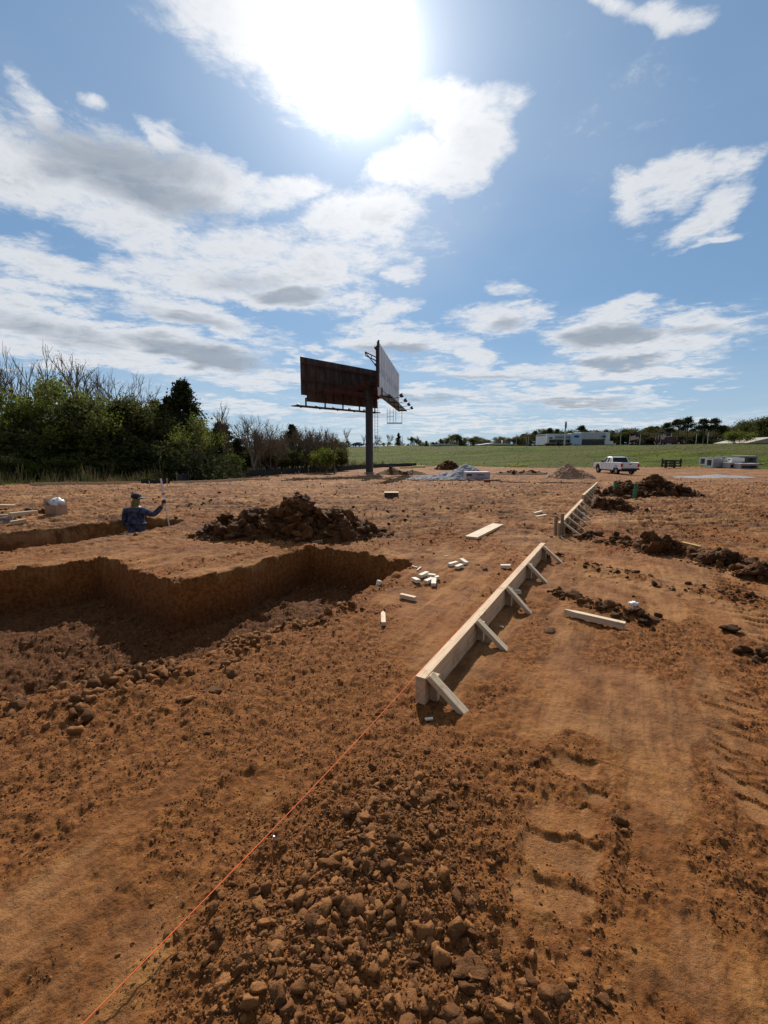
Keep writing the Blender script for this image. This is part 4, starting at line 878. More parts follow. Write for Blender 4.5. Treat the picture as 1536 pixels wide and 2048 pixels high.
# ------------------------------------------------------------ weeds and rough grass
def weeds():
    rs = np.random.default_rng(8); n = 42000; x = rs.uniform(-50, 0, n); yb = bnd(x); y = yb + rs.random(n) ** 1.5 * 8 - .4; kk = rs.random(n) < np.clip(.5 + 1.3 * fbm(x, y, .6, 3, .6, 88), .05, 1); x, y, yb = x[kk], y[kk], yb[kk]; n = len(x)
    k = (x / y > -1.15); x, y, yb = x[k], y[k], yb[k]; n = len(x); z = H(x, y); h = rs.uniform(.15, .8, n) * (.7 + .8 * np.clip(fbm(x, y, .5, 3, .6, 89), -.5, 1)) * np.clip(.5 + (y - yb) * .4, .4, 1.5); lean = rs.normal(size=(n, 2)) * .18; w_ = rs.uniform(.012, .035, n); a = rs.uniform(0, 3.14, n)
    p = np.stack([x, y, z - .03], 1); s = np.stack([np.cos(a) * w_, np.sin(a) * w_, 0 * a], 1); t = p + np.stack([lean[:, 0], lean[:, 1], h], 1)
    V = np.stack([p - s, p + s, t + s * .25, t - s * .25], 1).reshape(-1, 3)
    m_ = leafmat('rough_weeds', (.085, .095, .028), (.17, .125, .065), .3)
    tag(link('weeds', np_mesh('weeds', V, np.arange(n * 4).reshape(-1, 4), m_)), 'rough green and straw coloured weeds along the foot of the wood', 'weeds', kind='stuff')
    # undergrowth inside the wood
    n = 2600; y = rs.uniform(34, 50, n); u = rs.uniform(-100, 470, n); x = (u - 768) / 870 * y; z = H(x, y) + rs.random(n) ** 1.3 * 4.2 * np.clip(1.2 - (u / 520), .2, 1)
    V, Fc = cards(np.stack([x, y, z], 1), 16, .16, .5, rs)
    tag(link('undergrowth', np_mesh('undergrowth', V, Fc, MATS['cedar_foliage'])), 'dark tangled undergrowth between the trunks of the left wood', 'undergrowth', kind='stuff')
    n = 12000; x = rs.uniform(-75, 130, n); t = rs.random(n) ** 1.2; yb = 72 - .32 * x; y0 = np.maximum(bnd(x) - .5, yb - 12); y = y0 + t * (np.maximum(143 - .72 * x, 96 - .32 * x) + 6 - y0); z = H(x, y)
    h = rs.uniform(.02, .09, n); a = rs.uniform(0, 3.14, n); w_ = rs.uniform(.08, .25, n); p = np.stack([x, y, z - .02], 1); s = np.stack([np.cos(a) * w_, np.sin(a) * w_, 0 * a], 1); tt = p + np.stack([rs.normal(size=n) * .06, rs.normal(size=n) * .06, h], 1)
    V = np.stack([p - s, p + s, tt + s * .4, tt - s * .4], 1).reshape(-1, 3)
    tag(link('grass_tufts', np_mesh('grass_tufts', V, np.arange(n * 4).reshape(-1, 4), leafmat('tuft_grass', (.055, .072, .010), (.10, .105, .02), .15))), 'uneven tufts of grass on the road embankment', 'grass', kind='stuff')
weeds()
# ------------------------------------------------------------ billboard
M_RUST = mat('red_primer_steel', (.10, .036, .028), .8, var=(.055, .024, .02), vscale=2.5, spec=.3)
M_DKST = mat('dark_steel', (.035, .037, .042), .6, var=(.06, .055, .055), vscale=2)
M_BACK = mat('weathered_panel_back', (.11, .085, .075), .9, var=(.05, .038, .034), vscale=2.2, stretch=(1, 1, .25), spec=.2)
M_FACE = mat('faded_sign_face', (.62, .65, .70), .5, var=(.44, .47, .53), vscale=.7, stretch=(1, 1, .4), spec=.4)
M_LIGHTP = mat('pale_frame', (.5, .48, .46), .6)
bp = PY(739, 945, 50); bx, by = bp.x, 50.0; bz = Hs(bx, by); bb = empty('billboard', (bx, by, bz), 0, 'double sided billboard on one dark post, seen from behind its left face', 'billboard')
TOP, BOT = 1.65 + 9.9, 1.65 + 5.92
mb = MB(); mb.tube([(bx, by, bz - .5), (bx, by, BOT + 1.6)], .42, 20); mb.build('post', M_DKST, bb, smooth=False)
mb = MB(); mb.tube([(bx, by, bz - .3), (bx, by, bz + .12)], .62, 20); mb.build('footing', mat('old_concrete', (.3, .27, .24), .9), bb)
la, lb_ = Vector((-8.9, 48.4, 0)), Vector((-.82, 56.9, 0)); ra, rb_ = Vector((-.61, 41.9, 0)), Vector((1.92, 59.5, 0))
def panel(nm, a, b, z0, z1, th, off, m_):
    d = (b - a).normalized(); n = Vector((d.y, -d.x, 0)) * off; mb = MB(); mb.bar(Vector((a.x, a.y, (z0 + z1) / 2)) + n, Vector((b.x, b.y, (z0 + z1) / 2)) + n, th, z1 - z0); return mb.build(nm, m_, bb)
# left face: front looks away from the camera
panel('sign_panel', la, lb_, BOT, TOP, .06, -.06, M_BACK)['label'] = 'weathered dark back of the left sign face'
d = (lb_ - la).normalized(); n = Vector((d.y, -d.x, 0)); mb = MB(); L_ = (lb_ - la).length
for i in range(9):
    q = la + d * (L_ * (i + .5) / 9) + n * .10; mb.bar((q.x, q.y, BOT - .5), (q.x, q.y, TOP - .1 - (i % 2) * .4), .09, .09)
for k, z in enumerate((BOT + .5, BOT + 1.6, BOT + 3.3)):
    a, b = la + n * .2, lb_ + n * .2; mb.bar((a.x, a.y, z), (b.x, b.y, z), .10, .14)
mb.build('stringers', M_RUST, bb)
a, b = la + d * .7, lb_; panel('apron', a, b, BOT - .66, BOT - .003, .05, -.05, M_BACK)
# trim edge
mb = MB(); mb.bar((la.x - .02, la.y, BOT), (la.x - .02, la.y, TOP), .1, .12, up=(1, 0, 0)); mb.build('edge_trim', M_DKST, bb)
# right face, painted front towards +x
panel('sign_panel', ra, rb_, BOT, TOP, .06, .06, M_FACE)['label'] = 'pale faded front of the right sign face'
panel('sign_panel', ra, rb_, BOT, TOP, .04, -.03, M_BACK)['label'] = 'dark backing of the right sign face'
panel('apron', ra, rb_, BOT - .85, BOT - .05, .05, .04, M_LIGHTP)
d2 = (rb_ - ra).normalized(); n2 = Vector((d2.y, -d2.x, 0)); L2 = (rb_ - ra).length
def onface(s, z, off=.10): q = ra + d2 * s + n2 * off; return Vector((q.x, q.y, z))
mb = MB()      # ghost of an old paste-up: seams and a pale band of worn letters
for i in range(1, 9): mb.bar(onface(L2 * i / 9, BOT + .05), onface(L2 * i / 9, TOP - .05), .03, .012, up=n2)
mb.bar(onface(.4, BOT + 2.15), onface(L2 - .3, BOT + 2.15), .012, .10); mb.build('poster_seams', mat('worn_white', (.72, .74, .77), .6, var=(.5, .53, .6), vscale=2), bb)
mb = MB(); rg = random.Random(4)
for i in range(17):
    s = .8 + i * .9
    if i in (5, 11): continue
    mb.bar(onface(s, BOT + 1.3, .099), onface(s, BOT + 1.95, .099), .12, .008, up=n2); mb.bar(onface(s + .32, BOT + 1.3, .099), onface(s + .32, BOT + (1.95 if i % 3 else 1.6), .099), .12, .008, up=n2); mb.bar(onface(s, BOT + (1.9 if i % 2 else 1.62), .0975), onface(s + .35, BOT + (1.9 if i % 2 else 1.62), .0975), .008, .1)
mb.build('worn_lettering', mat('ghost_letters', (.43, .50, .60), .6, var=(.55, .6, .66), vscale=3), bb)
mb = MB(); [mb.bar(onface(s, BOT - .6, -.15), onface(s, TOP - .3, -.15), .1, .12) for s in np.linspace(.3, L2 - .3, 9)]; [mb.bar(onface(.1, z, -.27), onface(L2 - .1, z, -.27), .1, .14) for z in (BOT + .5, BOT + 2, BOT + 3.5)]; mb.build('stringers', M_RUST, bb)
# torsion beam and struts over the post
mb = MB(); c = Vector((bx, by, BOT + 1.3))
mb.bar((bx - 5.0, by - .2, BOT + .55), (.2, by + .9, BOT + 1.55), .5, .55); mb.bar((bx - .5, by - 4.5, BOT + .9), (bx + .9, by + 7.0, BOT + .9), .45, .5)
mb.bar((bx - 3.8, by - .5, BOT + .6), (bx, by, BOT + .1), .35, .4); mb.bar((bx, by, BOT + .1), (.4, by + 2.5, BOT + .2), .35, .4)
for q in ((-7.6, 50.2), (-5.0, 52.7), (-2.4, 55.2), (-.2, 47), (.4, 51), (1.0, 55.5)): mb.bar((bx + (q[0] - bx) * .25, by + (q[1] - by) * .25, BOT + .6), (q[0], q[1], BOT + .5), .2, .25)
mb.build('cross_beams', M_RUST, bb)
def catwalk(nm, a, b, off, z, lamps, hang):
    dd_ = (b - a).normalized(); nn = Vector((dd_.y, -dd_.x, 0)) * (1 if off > 0 else -1); L = (b - a).length; w0, w1 = abs(off), abs(off) + .95
    mb = MB(); P3 = lambda s, o, zz: Vector((a.x, a.y, zz)) + dd_ * s + nn * o
    for o in (w0, w1): mb.bar(P3(0, o, z), P3(L, o, z), .07, .12)
    for s in np.linspace(0, L, int(L / .75)): mb.bar(P3(s, w0, z + .01), P3(s, w1, z + .01), .16, .05)
    root = mb.build(nm, M_DKST, bb); 
    for s in np.linspace(1.2, L - 1.0, hang): mb = MB(); mb.bar(P3(s, .1, z + .03), P3(s, w1 + .1, z - .05), .1, .14); mb.bar(P3(s, .1, z + .9), P3(s, .1, z - .05), .16, .16); mb.build('bracket', M_RUST, bb)
    for i in range(lamps):
        s = L * (i + .7) / lamps - .4; mb = MB(); mb.tube([P3(s, w1, z), P3(s, w1 + .75, z + .12)], .035, 5)
        q = P3(s, w1 + .85, z + .2); mb.ball(q, .2, (1, 1, .7)); mb.tube([q + Vector((0, 0, .02)), q - nn * .12 + Vector((0, 0, .2))], [.1, .22], 8); mb.build('floodlight', M_DKST, bb)
catwalk('catwalk', ra + d2 * .9, rb_ + d2 * .4, .12, BOT - .75, 4, 4)
catwalk('catwalk', la - d * .6, lb_ - d * -.6, -.12, BOT - 1.15, 5, 5)
mb = MB()      # ladder down the post
lx = bx + .62
for dx in (0, .34): mb.bar((lx + dx, by + .35, bz + 2.4), (lx + dx, by + .35, BOT - .5), .045, .045, up=(1, 0, 0))
for z in np.arange(bz + 2.6, BOT - .6, .34): mb.bar((lx, by + .35, z), (lx + .34, by + .35, z), .03, .03)
mb.build('ladder', M_DKST, bb)
mb = MB(); q = onface(L2 * .62, 0, .3); x0, x1, yq, z0, z1 = q.x - .9, q.x + .9, q.y, BOT - 2.75, BOT - 1.1
mb.bar((x0, yq, z0), (x1, yq, z0), .5, .10); [mb.bar((xx, yq, z0), (xx, yq, z1), .05, .05, up=(0, 1, 0)) for xx in (x0 + .03, x0 + .35, x0 + .75, x0 + 1.05, x1 - .03)]; mb.bar((x0, yq, z0 + .8), (x0 + .8, yq, z0 + .8), .04, .04); mb.build('hanging_cradle', M_DKST, bb)
mb = MB(); qa = onface(.3, TOP - 1.4, -.05); qb = qa + Vector((-1.1, -.9, .35)); qa2 = qa - Vector((0, 0, .9))
for o in (Vector((0, 0, 0)), Vector((0, 1.1, -.1))): mb.bar(qa + o, qb + o, .07, .08)
mb.bar(qb, qb + Vector((0, 1.1, -.1)), .07, .08); mb.bar(qa.lerp(qb, .5), qa.lerp(qb, .5) + Vector((0, 1.1, -.1)), .06, .07); mb.bar(qa2, qb, .06, .06); mb.build('rear_bracket', M_DKST, bb)
mb = MB(); mb.tube([onface(0.02, BOT - .1), onface(0.02, TOP + .12)], .09, 8); mb.build('edge_trim', M_DKST, bb)
# ------------------------------------------------------------ person in the trench
def person():
    px, py = PY(268, 1000, 9.35).x, 9.35; zf = Hs(px, py); k = 9.35 / 870
    t = empty('person', (px, py, zf), 0, 'person in blue camouflage shirt and dark cap standing in the trench holding a white rod', 'person')
    M_SK = mat('skin', (.30, .16, .10), .6); M_SH = mat('camo_shirt', (.018, .024, .062), .85, var=(.085, .10, .15), vscale=11, spec=.15, detail=2)
    M_TR = mat('khaki_trousers', (.32, .27, .20), .85, var=(.25, .2, .15), vscale=6); M_CAP = mat('dark_cap', (.015, .014, .016), .8); M_NK = mat('yellow_green_scarf', (.17, .19, .03), .8, var=(.09, .10, .02), vscale=20)
    hz = EYE - .95 - zf     # top of head above the trench floor
    sc = hz / 1.76
    def skin(name, verts, edges, radii, m_, root=0, sub=2, parent=t):
        me = bpy.data.meshes.new(name); me.from_pydata([Vector(v) * sc for v in verts], edges, []); o = bpy.data.objects.new(name, me); COL.objects.link(o)
        md = o.modifiers.new('s', 'SKIN'); md.use_smooth_shade = True
        for i, r_ in enumerate(radii):
            rr_ = r_ if isinstance(r_, tuple) else (r_, r_); me.skin_vertices[0].data[i].radius = (rr_[0] * sc, rr_[1] * sc)
        me.skin_vertices[0].data[root].use_root = True
        o.modifiers.new('u', 'SUBSURF').levels = sub; o.modifiers['u'].render_levels = sub
        dg = bpy.context.evaluated_depsgraph_get(); m2 = bpy.data.meshes.new_from_object(o.evaluated_get(dg)); bpy.data.objects.remove(o); m2.name = name
        m2.materials.clear(); m2.materials.append(m_); [setattr(p, 'use_smooth', True) for p in m2.polygons]
        return link(name, m2, parent, False)
    # x right, y away from the camera: his back is to us, turned a little right, right arm raised to the rod
    V = [(0,0,.95),(0,.01,1.10),(0,.02,1.28),(0,0,1.42),(.02,0,1.52),(.035,.01,1.60),(.045,.02,1.70),
         (.17,0,1.40),(.40,.04,1.30),(.56,.10,1.50),(.575,.11,1.56),
         (-.19,.0,1.39),(-.27,.04,1.12),(-.20,.20,.98),(-.19,.25,.97),
         (.10,0,.90),(.12,.03,.50),(.12,-.02,.08),(.13,.14,.03),(-.10,0,.90),(-.12,.05,.50),(-.13,0,.08),(-.14,.15,.03)]
    E = [(0,1),(1,2),(2,3),(3,4),(4,5),(5,6),(3,7),(7,8),(8,9),(9,10),(3,11),(11,12),(12,13),(13,14),(0,15),(15,16),(16,17),(17,18),(0,19),(19,20),(20,21),(21,22)]
    Rd = [(.15,.11),(.14,.10),(.16,.11),(.12,.09),.055,(.075,.09),(.07,.085),.07,.048,.034,.03,.07,.05,.036,.032,.09,.065,.045,.04,.09,.065,.045,.04]
    skin('body', V, E, Rd, M_SK)
    # shirt: torso and sleeves just over the body
    Vs = V[:4] + [(.01,0,1.47)] + V[7:10] + V[11:14] + [(0,0,.86)]; Es = [(0,1),(1,2),(2,3),(3,4),(3,5),(5,6),(6,7),(3,8),(8,9),(9,10),(0,11)]
    skin('shirt', Vs, Es, [(.185,.135),(.18,.13),(.20,.14),(.15,.115),(.085,.08),.09,.068,.050,.09,.072,.052,(.19,.14)], M_SH)
    skin('trousers', [(0,0,.93),(.10,0,.86),(.12,.03,.50),(.12,-.02,.12),(-.10,0,.86),(-.12,.05,.50),(-.13,0,.12)], [(0,1),(1,2),(2,3),(0,4),(4,5),(5,6)], [(.175,.13),.115,.085,.065,.115,.085,.065], M_TR)
    skin('neck_scarf', [(0,-.005,1.47),(.02,0,1.55),(.04,.015,1.64)], [(0,1),(1,2)], [(.095,.085),(.085,.09),(.086,.10)], M_NK)
    mb = MB(); hd = Vector((.045, .02, 1.70)) * sc
    for j in range(7):
        pass
    mb.ball(hd + Vector((0, 0, .01)), .105 * sc, (1, 1.15, .85), 14, 10); mb.V = [(x, y, max(z, hd.z - .012)) for x, y, z in mb.V]
    mb.build('cap', M_CAP, t, False, smooth=True)
    mb = MB(); a0 = R(35); ring = []
    for i in range(9):
        an = a0 + R(-50 + i * 12.5 - 50); ring.append((hd.x + math.cos(an + R(20)) * .105 * sc, hd.y + math.sin(an + R(20)) * .12 * sc))
    outr = [(hd.x + (x - hd.x) * 1.8 if 2 <= i <= 6 else hd.x + (x - hd.x) * 1.4, hd.y + (y - hd.y) * (1.8 if 2 <= i <= 6 else 1.4)) for i, (x, y) in enumerate(ring)]
    vs = [(x, y, hd.z - .005) for x, y in ring] + [(x, y, hd.z - .035) for x, y in outr]; vs += [(x, y, z + .012) for x, y, z in vs]
    n = 9; fs = [(i, i+1, n+i+1, n+i) for i in range(8)] + [(2*n+i, 3*n+i, 3*n+i+1, 2*n+i+1) for i in range(8)] + [(n+i, n+i+1, 3*n+i+1, 3*n+i) for i in range(8)]
    mb.add(vs, fs); mb.build('cap_brim', M_CAP, t, False)
    # gloved hand: palm and five fingers curled round the rod
    rod = Vector((.60, .13, 1.58)) * sc
    gl = mat('dark_glove', (.045, .035, .035), .8)
    def hand(name, c, side):
        Vh = [c + Vector((-.02, -.02, -.05)), c + Vector((-.015, -.015, 0)), c + Vector((-.01, -.01, .035))]; Eh = [(0, 1), (1, 2)]; Rh = [.026, .036, .03]
        for i in range(4):
            z = -.025 + i * .021; b = len(Vh); Vh += [c + Vector((.0, -.038, z)), c + Vector((.034, -.036 + i * .002, z + .002)), c + Vector((.046, -.006, z)), c + Vector((.03, .02, z))]; Eh += [(1, b), (b, b+1), (b+1, b+2), (b+2, b+3)]; Rh += [.012, .0105, .0095, .008]
        b = len(Vh); Vh += [c + Vector((-.02, .02, .03)), c + Vector((.008, .034, .045)), c + Vector((.03, .03, .05))]; Eh += [(2, b), (b, b+1), (b+1, b+2)]; Rh += [.014, .012, .010]
        skin(name, [v / sc for v in Vh], Eh, [r_ / sc for r_ in Rh], gl, 1, 1)
    hand('hand', rod - Vector((.012, 0, 0)), 1); hand('hand', Vector((-.19, .27, .96)) * sc, -1)
    # the rod: through the raised hand, leaning slightly
    W = Vector((px, py, zf)); top = PY(303, 957, py + .13); bot = PY(321, 1056, py + .16); d = (bot - top); bot2 = top + d * ((top.z - Hs(bot.x, bot.y)) / -d.z) if d.z < 0 else bot
    hp = W + rod; tt = (hp.z - top.z) / (bot2.z - top.z); on = top.lerp(bot2, tt); sh = hp + Vector((.012, 0, 0)) - on; sh.z = 0
    mb = MB(); mb.tube([top + sh, bot2 + sh], .0135, 8); rt = empty('measuring_rod', tuple(bot2 + sh), 0, 'tall white measuring rod gripped by the worker in the trench', 'measuring rod')
    mb.build('rod', mat('white_rod', (.72, .70, .68), .5), rt)
    mb = MB(); q = top + sh; mb.tube([q + (bot2 - top) * .0, q + (bot2 - top) * .16], .02, 8); mb.build('sleeve', mat('rod_sleeve', (.70, .66, .68), .5), rt)
    mb = MB(); q = top + sh + (bot2 - top) * .165; mb.box((q.x - .03, q.y - .02, q.z - .012), (q.x + .03, q.y + .02, q.z + .014)); mb.build('clamp', M_DKST, rt)
person()
# ------------------------------------------------------------ pickups and cars
M_WHITE = mat('white_paint', (.78, .80, .84), .28); M_MAROON = mat('maroon_paint', (.085, .012, .02), .28); M_BLACKP = mat('black_paint', (.012, .012, .015), .25); M_SILV = mat('silver_paint', (.55, .57, .6), .3)
M_GLASS = mat('dark_glass', (.012, .015, .02), .08); M_TYRE = mat('tyre_rubber', (.018, .017, .016), .9); M_RIM = mat('alloy_rim', (.45, .46, .48), .35, metal=.8); M_BLK = mat('black_plastic', (.02, .02, .022), .7)
M_RED = mat('red_lens', (.45, .01, .02), .25); M_CHR = mat('chrome', (.6, .6, .62), .2, metal=1); M_AMB = mat('clear_lens', (.8, .8, .75), .2)
def wheel(t, x, y, r=.39, w_=.26, s=1):
    mb = MB(); pr = [(r*.62, -w_/2), (r*.93, -w_/2), (r, -w_*.3), (r, w_*.3), (r*.93, w_/2), (r*.62, w_/2)]; n = 22
    vs = [(x + p*math.cos(2*math.pi*i/n), y + q, r + p*math.sin(2*math.pi*i/n)) for i in range(n) for p, q in pr]
    mb.add(vs, [(i*6+j, ((i+1) % n)*6+j, ((i+1) % n)*6+(j+1) % 6, i*6+(j+1) % 6) for i in range(n) for j in range(6)])
    wh = mb.build('wheel', M_TYRE, t, False)
    mb = MB(); mb.tube([(x, y - w_*.36, r), (x, y + w_*.36, r)], r * .63, 18); mb.tube([(x, y + s*w_*.36, r), (x, y + s*w_*.5, r)], [r*.2, r*.12], 10)
    for k in range(5): a = 2*math.pi*k/5; mb.bar((x, y + s*w_*.4, r), (x + math.cos(a)*r*.58, y + s*w_*.42, r + math.sin(a)*r*.58), .07, .05, up=(0, 1, 0))
    o = mb.build('rim', M_RIM, t, False); o.parent = wh
def arch(cx, r, z0, n=7): return [(cx + r*math.cos(math.pi*(1 - i/(n-1))), z0 + (r)*math.sin(math.pi*(1 - i/(n-1)))) for i in range(n)]
def pickup(name, label, loc, rz, paint, cab='extended'):
    """front towards +x, 5.8 m long"""
    t = empty(name, loc, rz, label, 'pickup truck'); Wd = .98; x0, x1 = -2.9, 2.9; wr, wf = -1.85, 1.95
    # body shell side skins with wheel arches
    low = [(x0, .62)] + arch(wr, .50, .56) + [(wr + .55, .48), (wf - .55, .48)] + arch(wf, .50, .56) + [(x1 - .1, .58), (x1, .72)]
    upc = [(x1, 1.05), (x1 - .12, 1.16), (1.1, 1.26), (.95, 1.28), (-.95, 1.30), (-1.0, 1.32), (x0, 1.32)]
    mb = MB()
    for y0, y1 in ((-Wd, -Wd + .07), (Wd - .07, Wd)): mb.prism(low + upc, y0, y1)
    mb.box((x0, -Wd + .07, .62), (x0 + .07, Wd - .07, 1.30))                       # tailgate
    mb.prism([(x1 - .06, .6), (x1, .72), (x1, 1.05), (x1 - .12, 1.16), (1.1, 1.26), (.95, 1.28), (.95, 1.2), (x1 - .2, 1.05), (x1 - .2, .6)], -Wd + .07, Wd - .07)
    mb.box((-1.02, -Wd + .07, .7), (-.95, Wd - .07, 1.3)); mb.box((x0 + .07, -Wd + .07, .70), (-1.02, Wd - .07, .78))
    body = mb.build('body', paint, t, False, bevel=.012)
    # cab: lofted greenhouse
    zr, zb_ = 1.88, 1.27; fb, ft, rt_, rb = 1.12, .42, -.72, -.98
    mb = MB(); Wt = .80
    def roofz(x): return zr - .05 * ((x - (ft + rt_)/2) / .6) ** 2
    mb.add([(ft, -Wt, zr - .05), (ft, Wt, zr - .05), (rt_, Wt, zr - .04), (rt_, -Wt, zr - .04), (ft - .3, -Wt + .1, zr + .02), (ft - .3, Wt - .1, zr + .02), (rt_ + .2, Wt - .1, zr + .02), (rt_ + .2, -Wt + .1, zr + .02)],
           [(0,1,5,4),(1,2,6,5),(2,3,7,6),(3,0,4,7),(4,5,6,7),(3,2,1,0)])
    for s in (-1, 1):
        for (xa, za), (xb, zb2), w2 in (((fb, zb_), (ft, zr - .04), .09), ((rb, zb_), (rt_, zr - .03), .2), ((.10, zb_), (.02, zr - .04), .11), ((-.52, zb_), (-.50, zr - .04), .10)):
            mb.bar((xa, s*(Wd - .035), za), (xb, s*(Wt - .03), zb2), w2, .06, up=(0, 1, 0))
    mb.build('cab_roof', paint, t, False)
    for s in (-1, 1):
        yb, yt = s*(Wd - .06), s*(Wt - .05); mb = MB()
        mb.add([(fb - .05, yb, zb_), (rb + .05, yb, zb_), (rt_, yt, zr - .05), (ft, yt, zr - .05), (fb - .05, yb - s*.02, zb_), (rb + .05, yb - s*.02, zb_), (rt_, yt - s*.02, zr - .05), (ft, yt - s*.02, zr - .05)], [(0,1,2,3),(7,6,5,4),(0,4,5,1),(1,5,6,2),(2,6,7,3),(3,7,4,0)]); mb.build('side_window', M_GLASS, t, False)
    for nm, xa, xb in (('windscreen', fb - .02, ft - .0), ('rear_window', rb + .03, rt_ - .02)):
        mb = MB(); mb.bar((xa, 0, zb_), (xb, 0, zr - .06), (Wd + Wt) - .2, .02, up=(1, 0, 0)); mb.build(nm, M_GLASS, t, False)
    mb = MB(); mb.box((x0 - .16, -Wd + .03, .52), (x0 + .0, Wd - .03, .70)); mb.build('bumper', M_BLK if name == 'white_pickup' else M_CHR, t, False, bevel=.02)
    mb = MB(); mb.box((x1 - .05, -Wd + .03, .48), (x1 + .12, Wd - .03, .68)); mb.build('bumper', M_CHR, t, False, bevel=.02)
    mb = MB(); mb.box((x1 - .02, -.6, .72), (x1 + .03, .6, 1.02)); mb.build('grille', M_BLK, t, False)
    mb = MB(); mb.box((x0 + .1, -.8, .35), (x1 - .3, .8, .60)); mb.build('chassis', M_BLK, t, False)
    for s in (-1, 1):
        mb = MB(); mb.box((x0 - .02, s*(Wd - .08) - .09, .86), (x0 + .10, s*(Wd - .08) + .10, 1.20)); mb.build('tail_light', M_RED, t, False)
        mb = MB(); mb.box((x1 - .14, s*.8 - .15, .80), (x1 + .02, s*.8 + .17, 1.02)); mb.build('headlight', M_AMB, t, False)
        mb = MB(); mb.box((.80, s*(Wd + .10) - .12, 1.28), (.92, s*(Wd + .10) + .12, 1.46)); mb.bar((.86, s*Wd, 1.3), (.86, s*(Wd + .1), 1.34), .05, .05); mb.build('wing_mirror', M_BLK, t, False)
        for xx in (.22, -.42): mb = MB(); mb.box((xx, s*Wd - .015, 1.12), (xx + .2, s*Wd + .02, 1.16)); mb.build('door_handle', M_CHR, t, False)
        mb = MB(); 
        for xx in (1.0, -.02, -.6): mb.box((xx, s*(Wd + .002) - .004, .56), (xx + .015, s*(Wd + .002) + .004, 1.25))
        mb.build('door_seam', M_BLK, t, False)
        for xx in (wr, wf): wheel(t, xx, s*(Wd - .16), s=s)
    mb = MB(); mb.box((x0 - .012, -.13, 1.10), (x0 - .002, .13, 1.17)); mb.build('tailgate_handle', M_BLK, t, False)
    mb = MB(); [mb.box((-2.75 + i*.5, -.7 + (i % 2)*.5, .785), (-2.35 + i*.5, .1 + (i % 2)*.5, 1.0 + .25*(i % 2))) for i in range(3)]
    if name == 'white_pickup': mb.build('bed_load', mat('maroon_tarp', (.10, .03, .035), .8, var=(.2, .17, .15), vscale=6), t, False)
    return t
wx, wy = P(1229, 947); wz = Hs(wx, wy)
pickup('white_pickup', 'white extended cab pickup truck parked facing away on the dirt, left of the black frame', (wx, wy, wz), R(92), M_WHITE)
def road_y(x): return max(143 - 0.72 * x, 96 - .32 * x)
M_ASP = mat('asphalt', (.055, .055, .058), .9, var=(.04, .04, .042), vscale=.6, bump=.01, bscale=8)
def road():
    xs = np.linspace(-200, 175, 60); V = []
    for o in (9, 22):
        for x in xs: y = road_y(x) + o; V.append((x, y, 0))
    V = np.array(V); V[:, 2] = H(V[:, 0], V[:, 1]); n = 60; z = np.maximum(V[:n, 2], V[n:, 2]) + .12; V[:n, 2] = z; V[n:, 2] = z
    tag(link('road', np_mesh('road', V, [[i, i+1, n+i+1, n+i] for i in range(n - 1)], M_ASP)), kind='structure')
    mb = MB()
    for o in (9.4, 21.5):
        for i in range(n - 1): a = Vector((xs[i], road_y(xs[i]) + o, z[i] + .008)); b = Vector((xs[i+1], road_y(xs[i+1]) + o, z[i+1] + .008)); mb.bar(a, b, .14, .006)
    tag(mb.build('road_markings', mat('road_paint', (.7, .7, .66), .8)), kind='structure')
road()
def on_road(u, off, Yg):
    x = PY(u, 890, Yg).x
    for _ in range(20): Yg = road_y(x) + off; x = (u - 768) / 870 * Yg * 1.0; x = PY(u, 890, Yg).x
    return x, Yg, Hs(x, Yg) + .14
x, y, z = on_road(1338, 12, 98); pickup('red_pickup', 'dark red crew cab pickup driving along the top of the grass bank', (x, y, z - .0), R(-36), M_MAROON)
def car(name, label, loc, rz, paint):
    t = empty(name, loc, rz, label, 'car'); mb = MB()
    pr = [(-2.3, .35)] + arch(-1.35, .38, .33, 6) + arch(1.4, .38, .33, 6) + [(2.3, .4), (2.35, .65), (2.1, .82), (1.1, .95), (-1.7, 1.0), (-2.25, .95), (-2.35, .7)]
    mb.prism(pr, -.88, .88); mb.build('body', paint, t, False, bevel=.02)
    mb = MB(); mb.add([(1.1,-.8,.95),(1.1,.8,.95),(-1.75,.8,.98),(-1.75,-.8,.98),(.35,-.6,1.42),(.35,.6,1.42),(-1.1,.6,1.44),(-1.1,-.6,1.44)], [(0,1,5,4),(1,2,6,5),(2,3,7,6),(3,0,4,7),(3,2,1,0)]); mb.build('window', M_GLASS, t, False)
    mb = MB(); mb.add([(.36,-.62,1.42),(.36,.62,1.42),(-1.12,.62,1.44),(-1.12,-.62,1.44),(.3,-.55,1.48),(.3,.55,1.48),(-1.0,.55,1.49),(-1.0,-.55,1.49)], [(0,1,5,4),(1,2,6,5),(2,3,7,6),(3,0,4,7),(4,5,6,7),(3,2,1,0)]); mb.build('roof', paint, t, False)
    for s in (-1, 1):
        for xx in (-1.35, 1.4): wheel(t, xx, s*.78, .33, .2, s)
        mb = MB(); mb.box((2.2, s*.65 - .15, .6), (2.36, s*.65 + .15, .76)); mb.build('headlight', M_AMB, t, False)
        mb = MB(); mb.box((-2.38, s*.65 - .15, .72), (-2.25, s*.65 + .15, .86)); mb.build('tail_light', M_RED, t, False)
x, y, z = on_road(715, 12, 150); car('black_car', 'black car on the bank road just left of the billboard post', (x, y, z), R(145), M_BLACKP)
x, y, z = on_road(684, 12, 155); car('silver_car', 'pale silver car on the road partly hidden by thicket trees', (x, y, z), R(145), M_SILV)
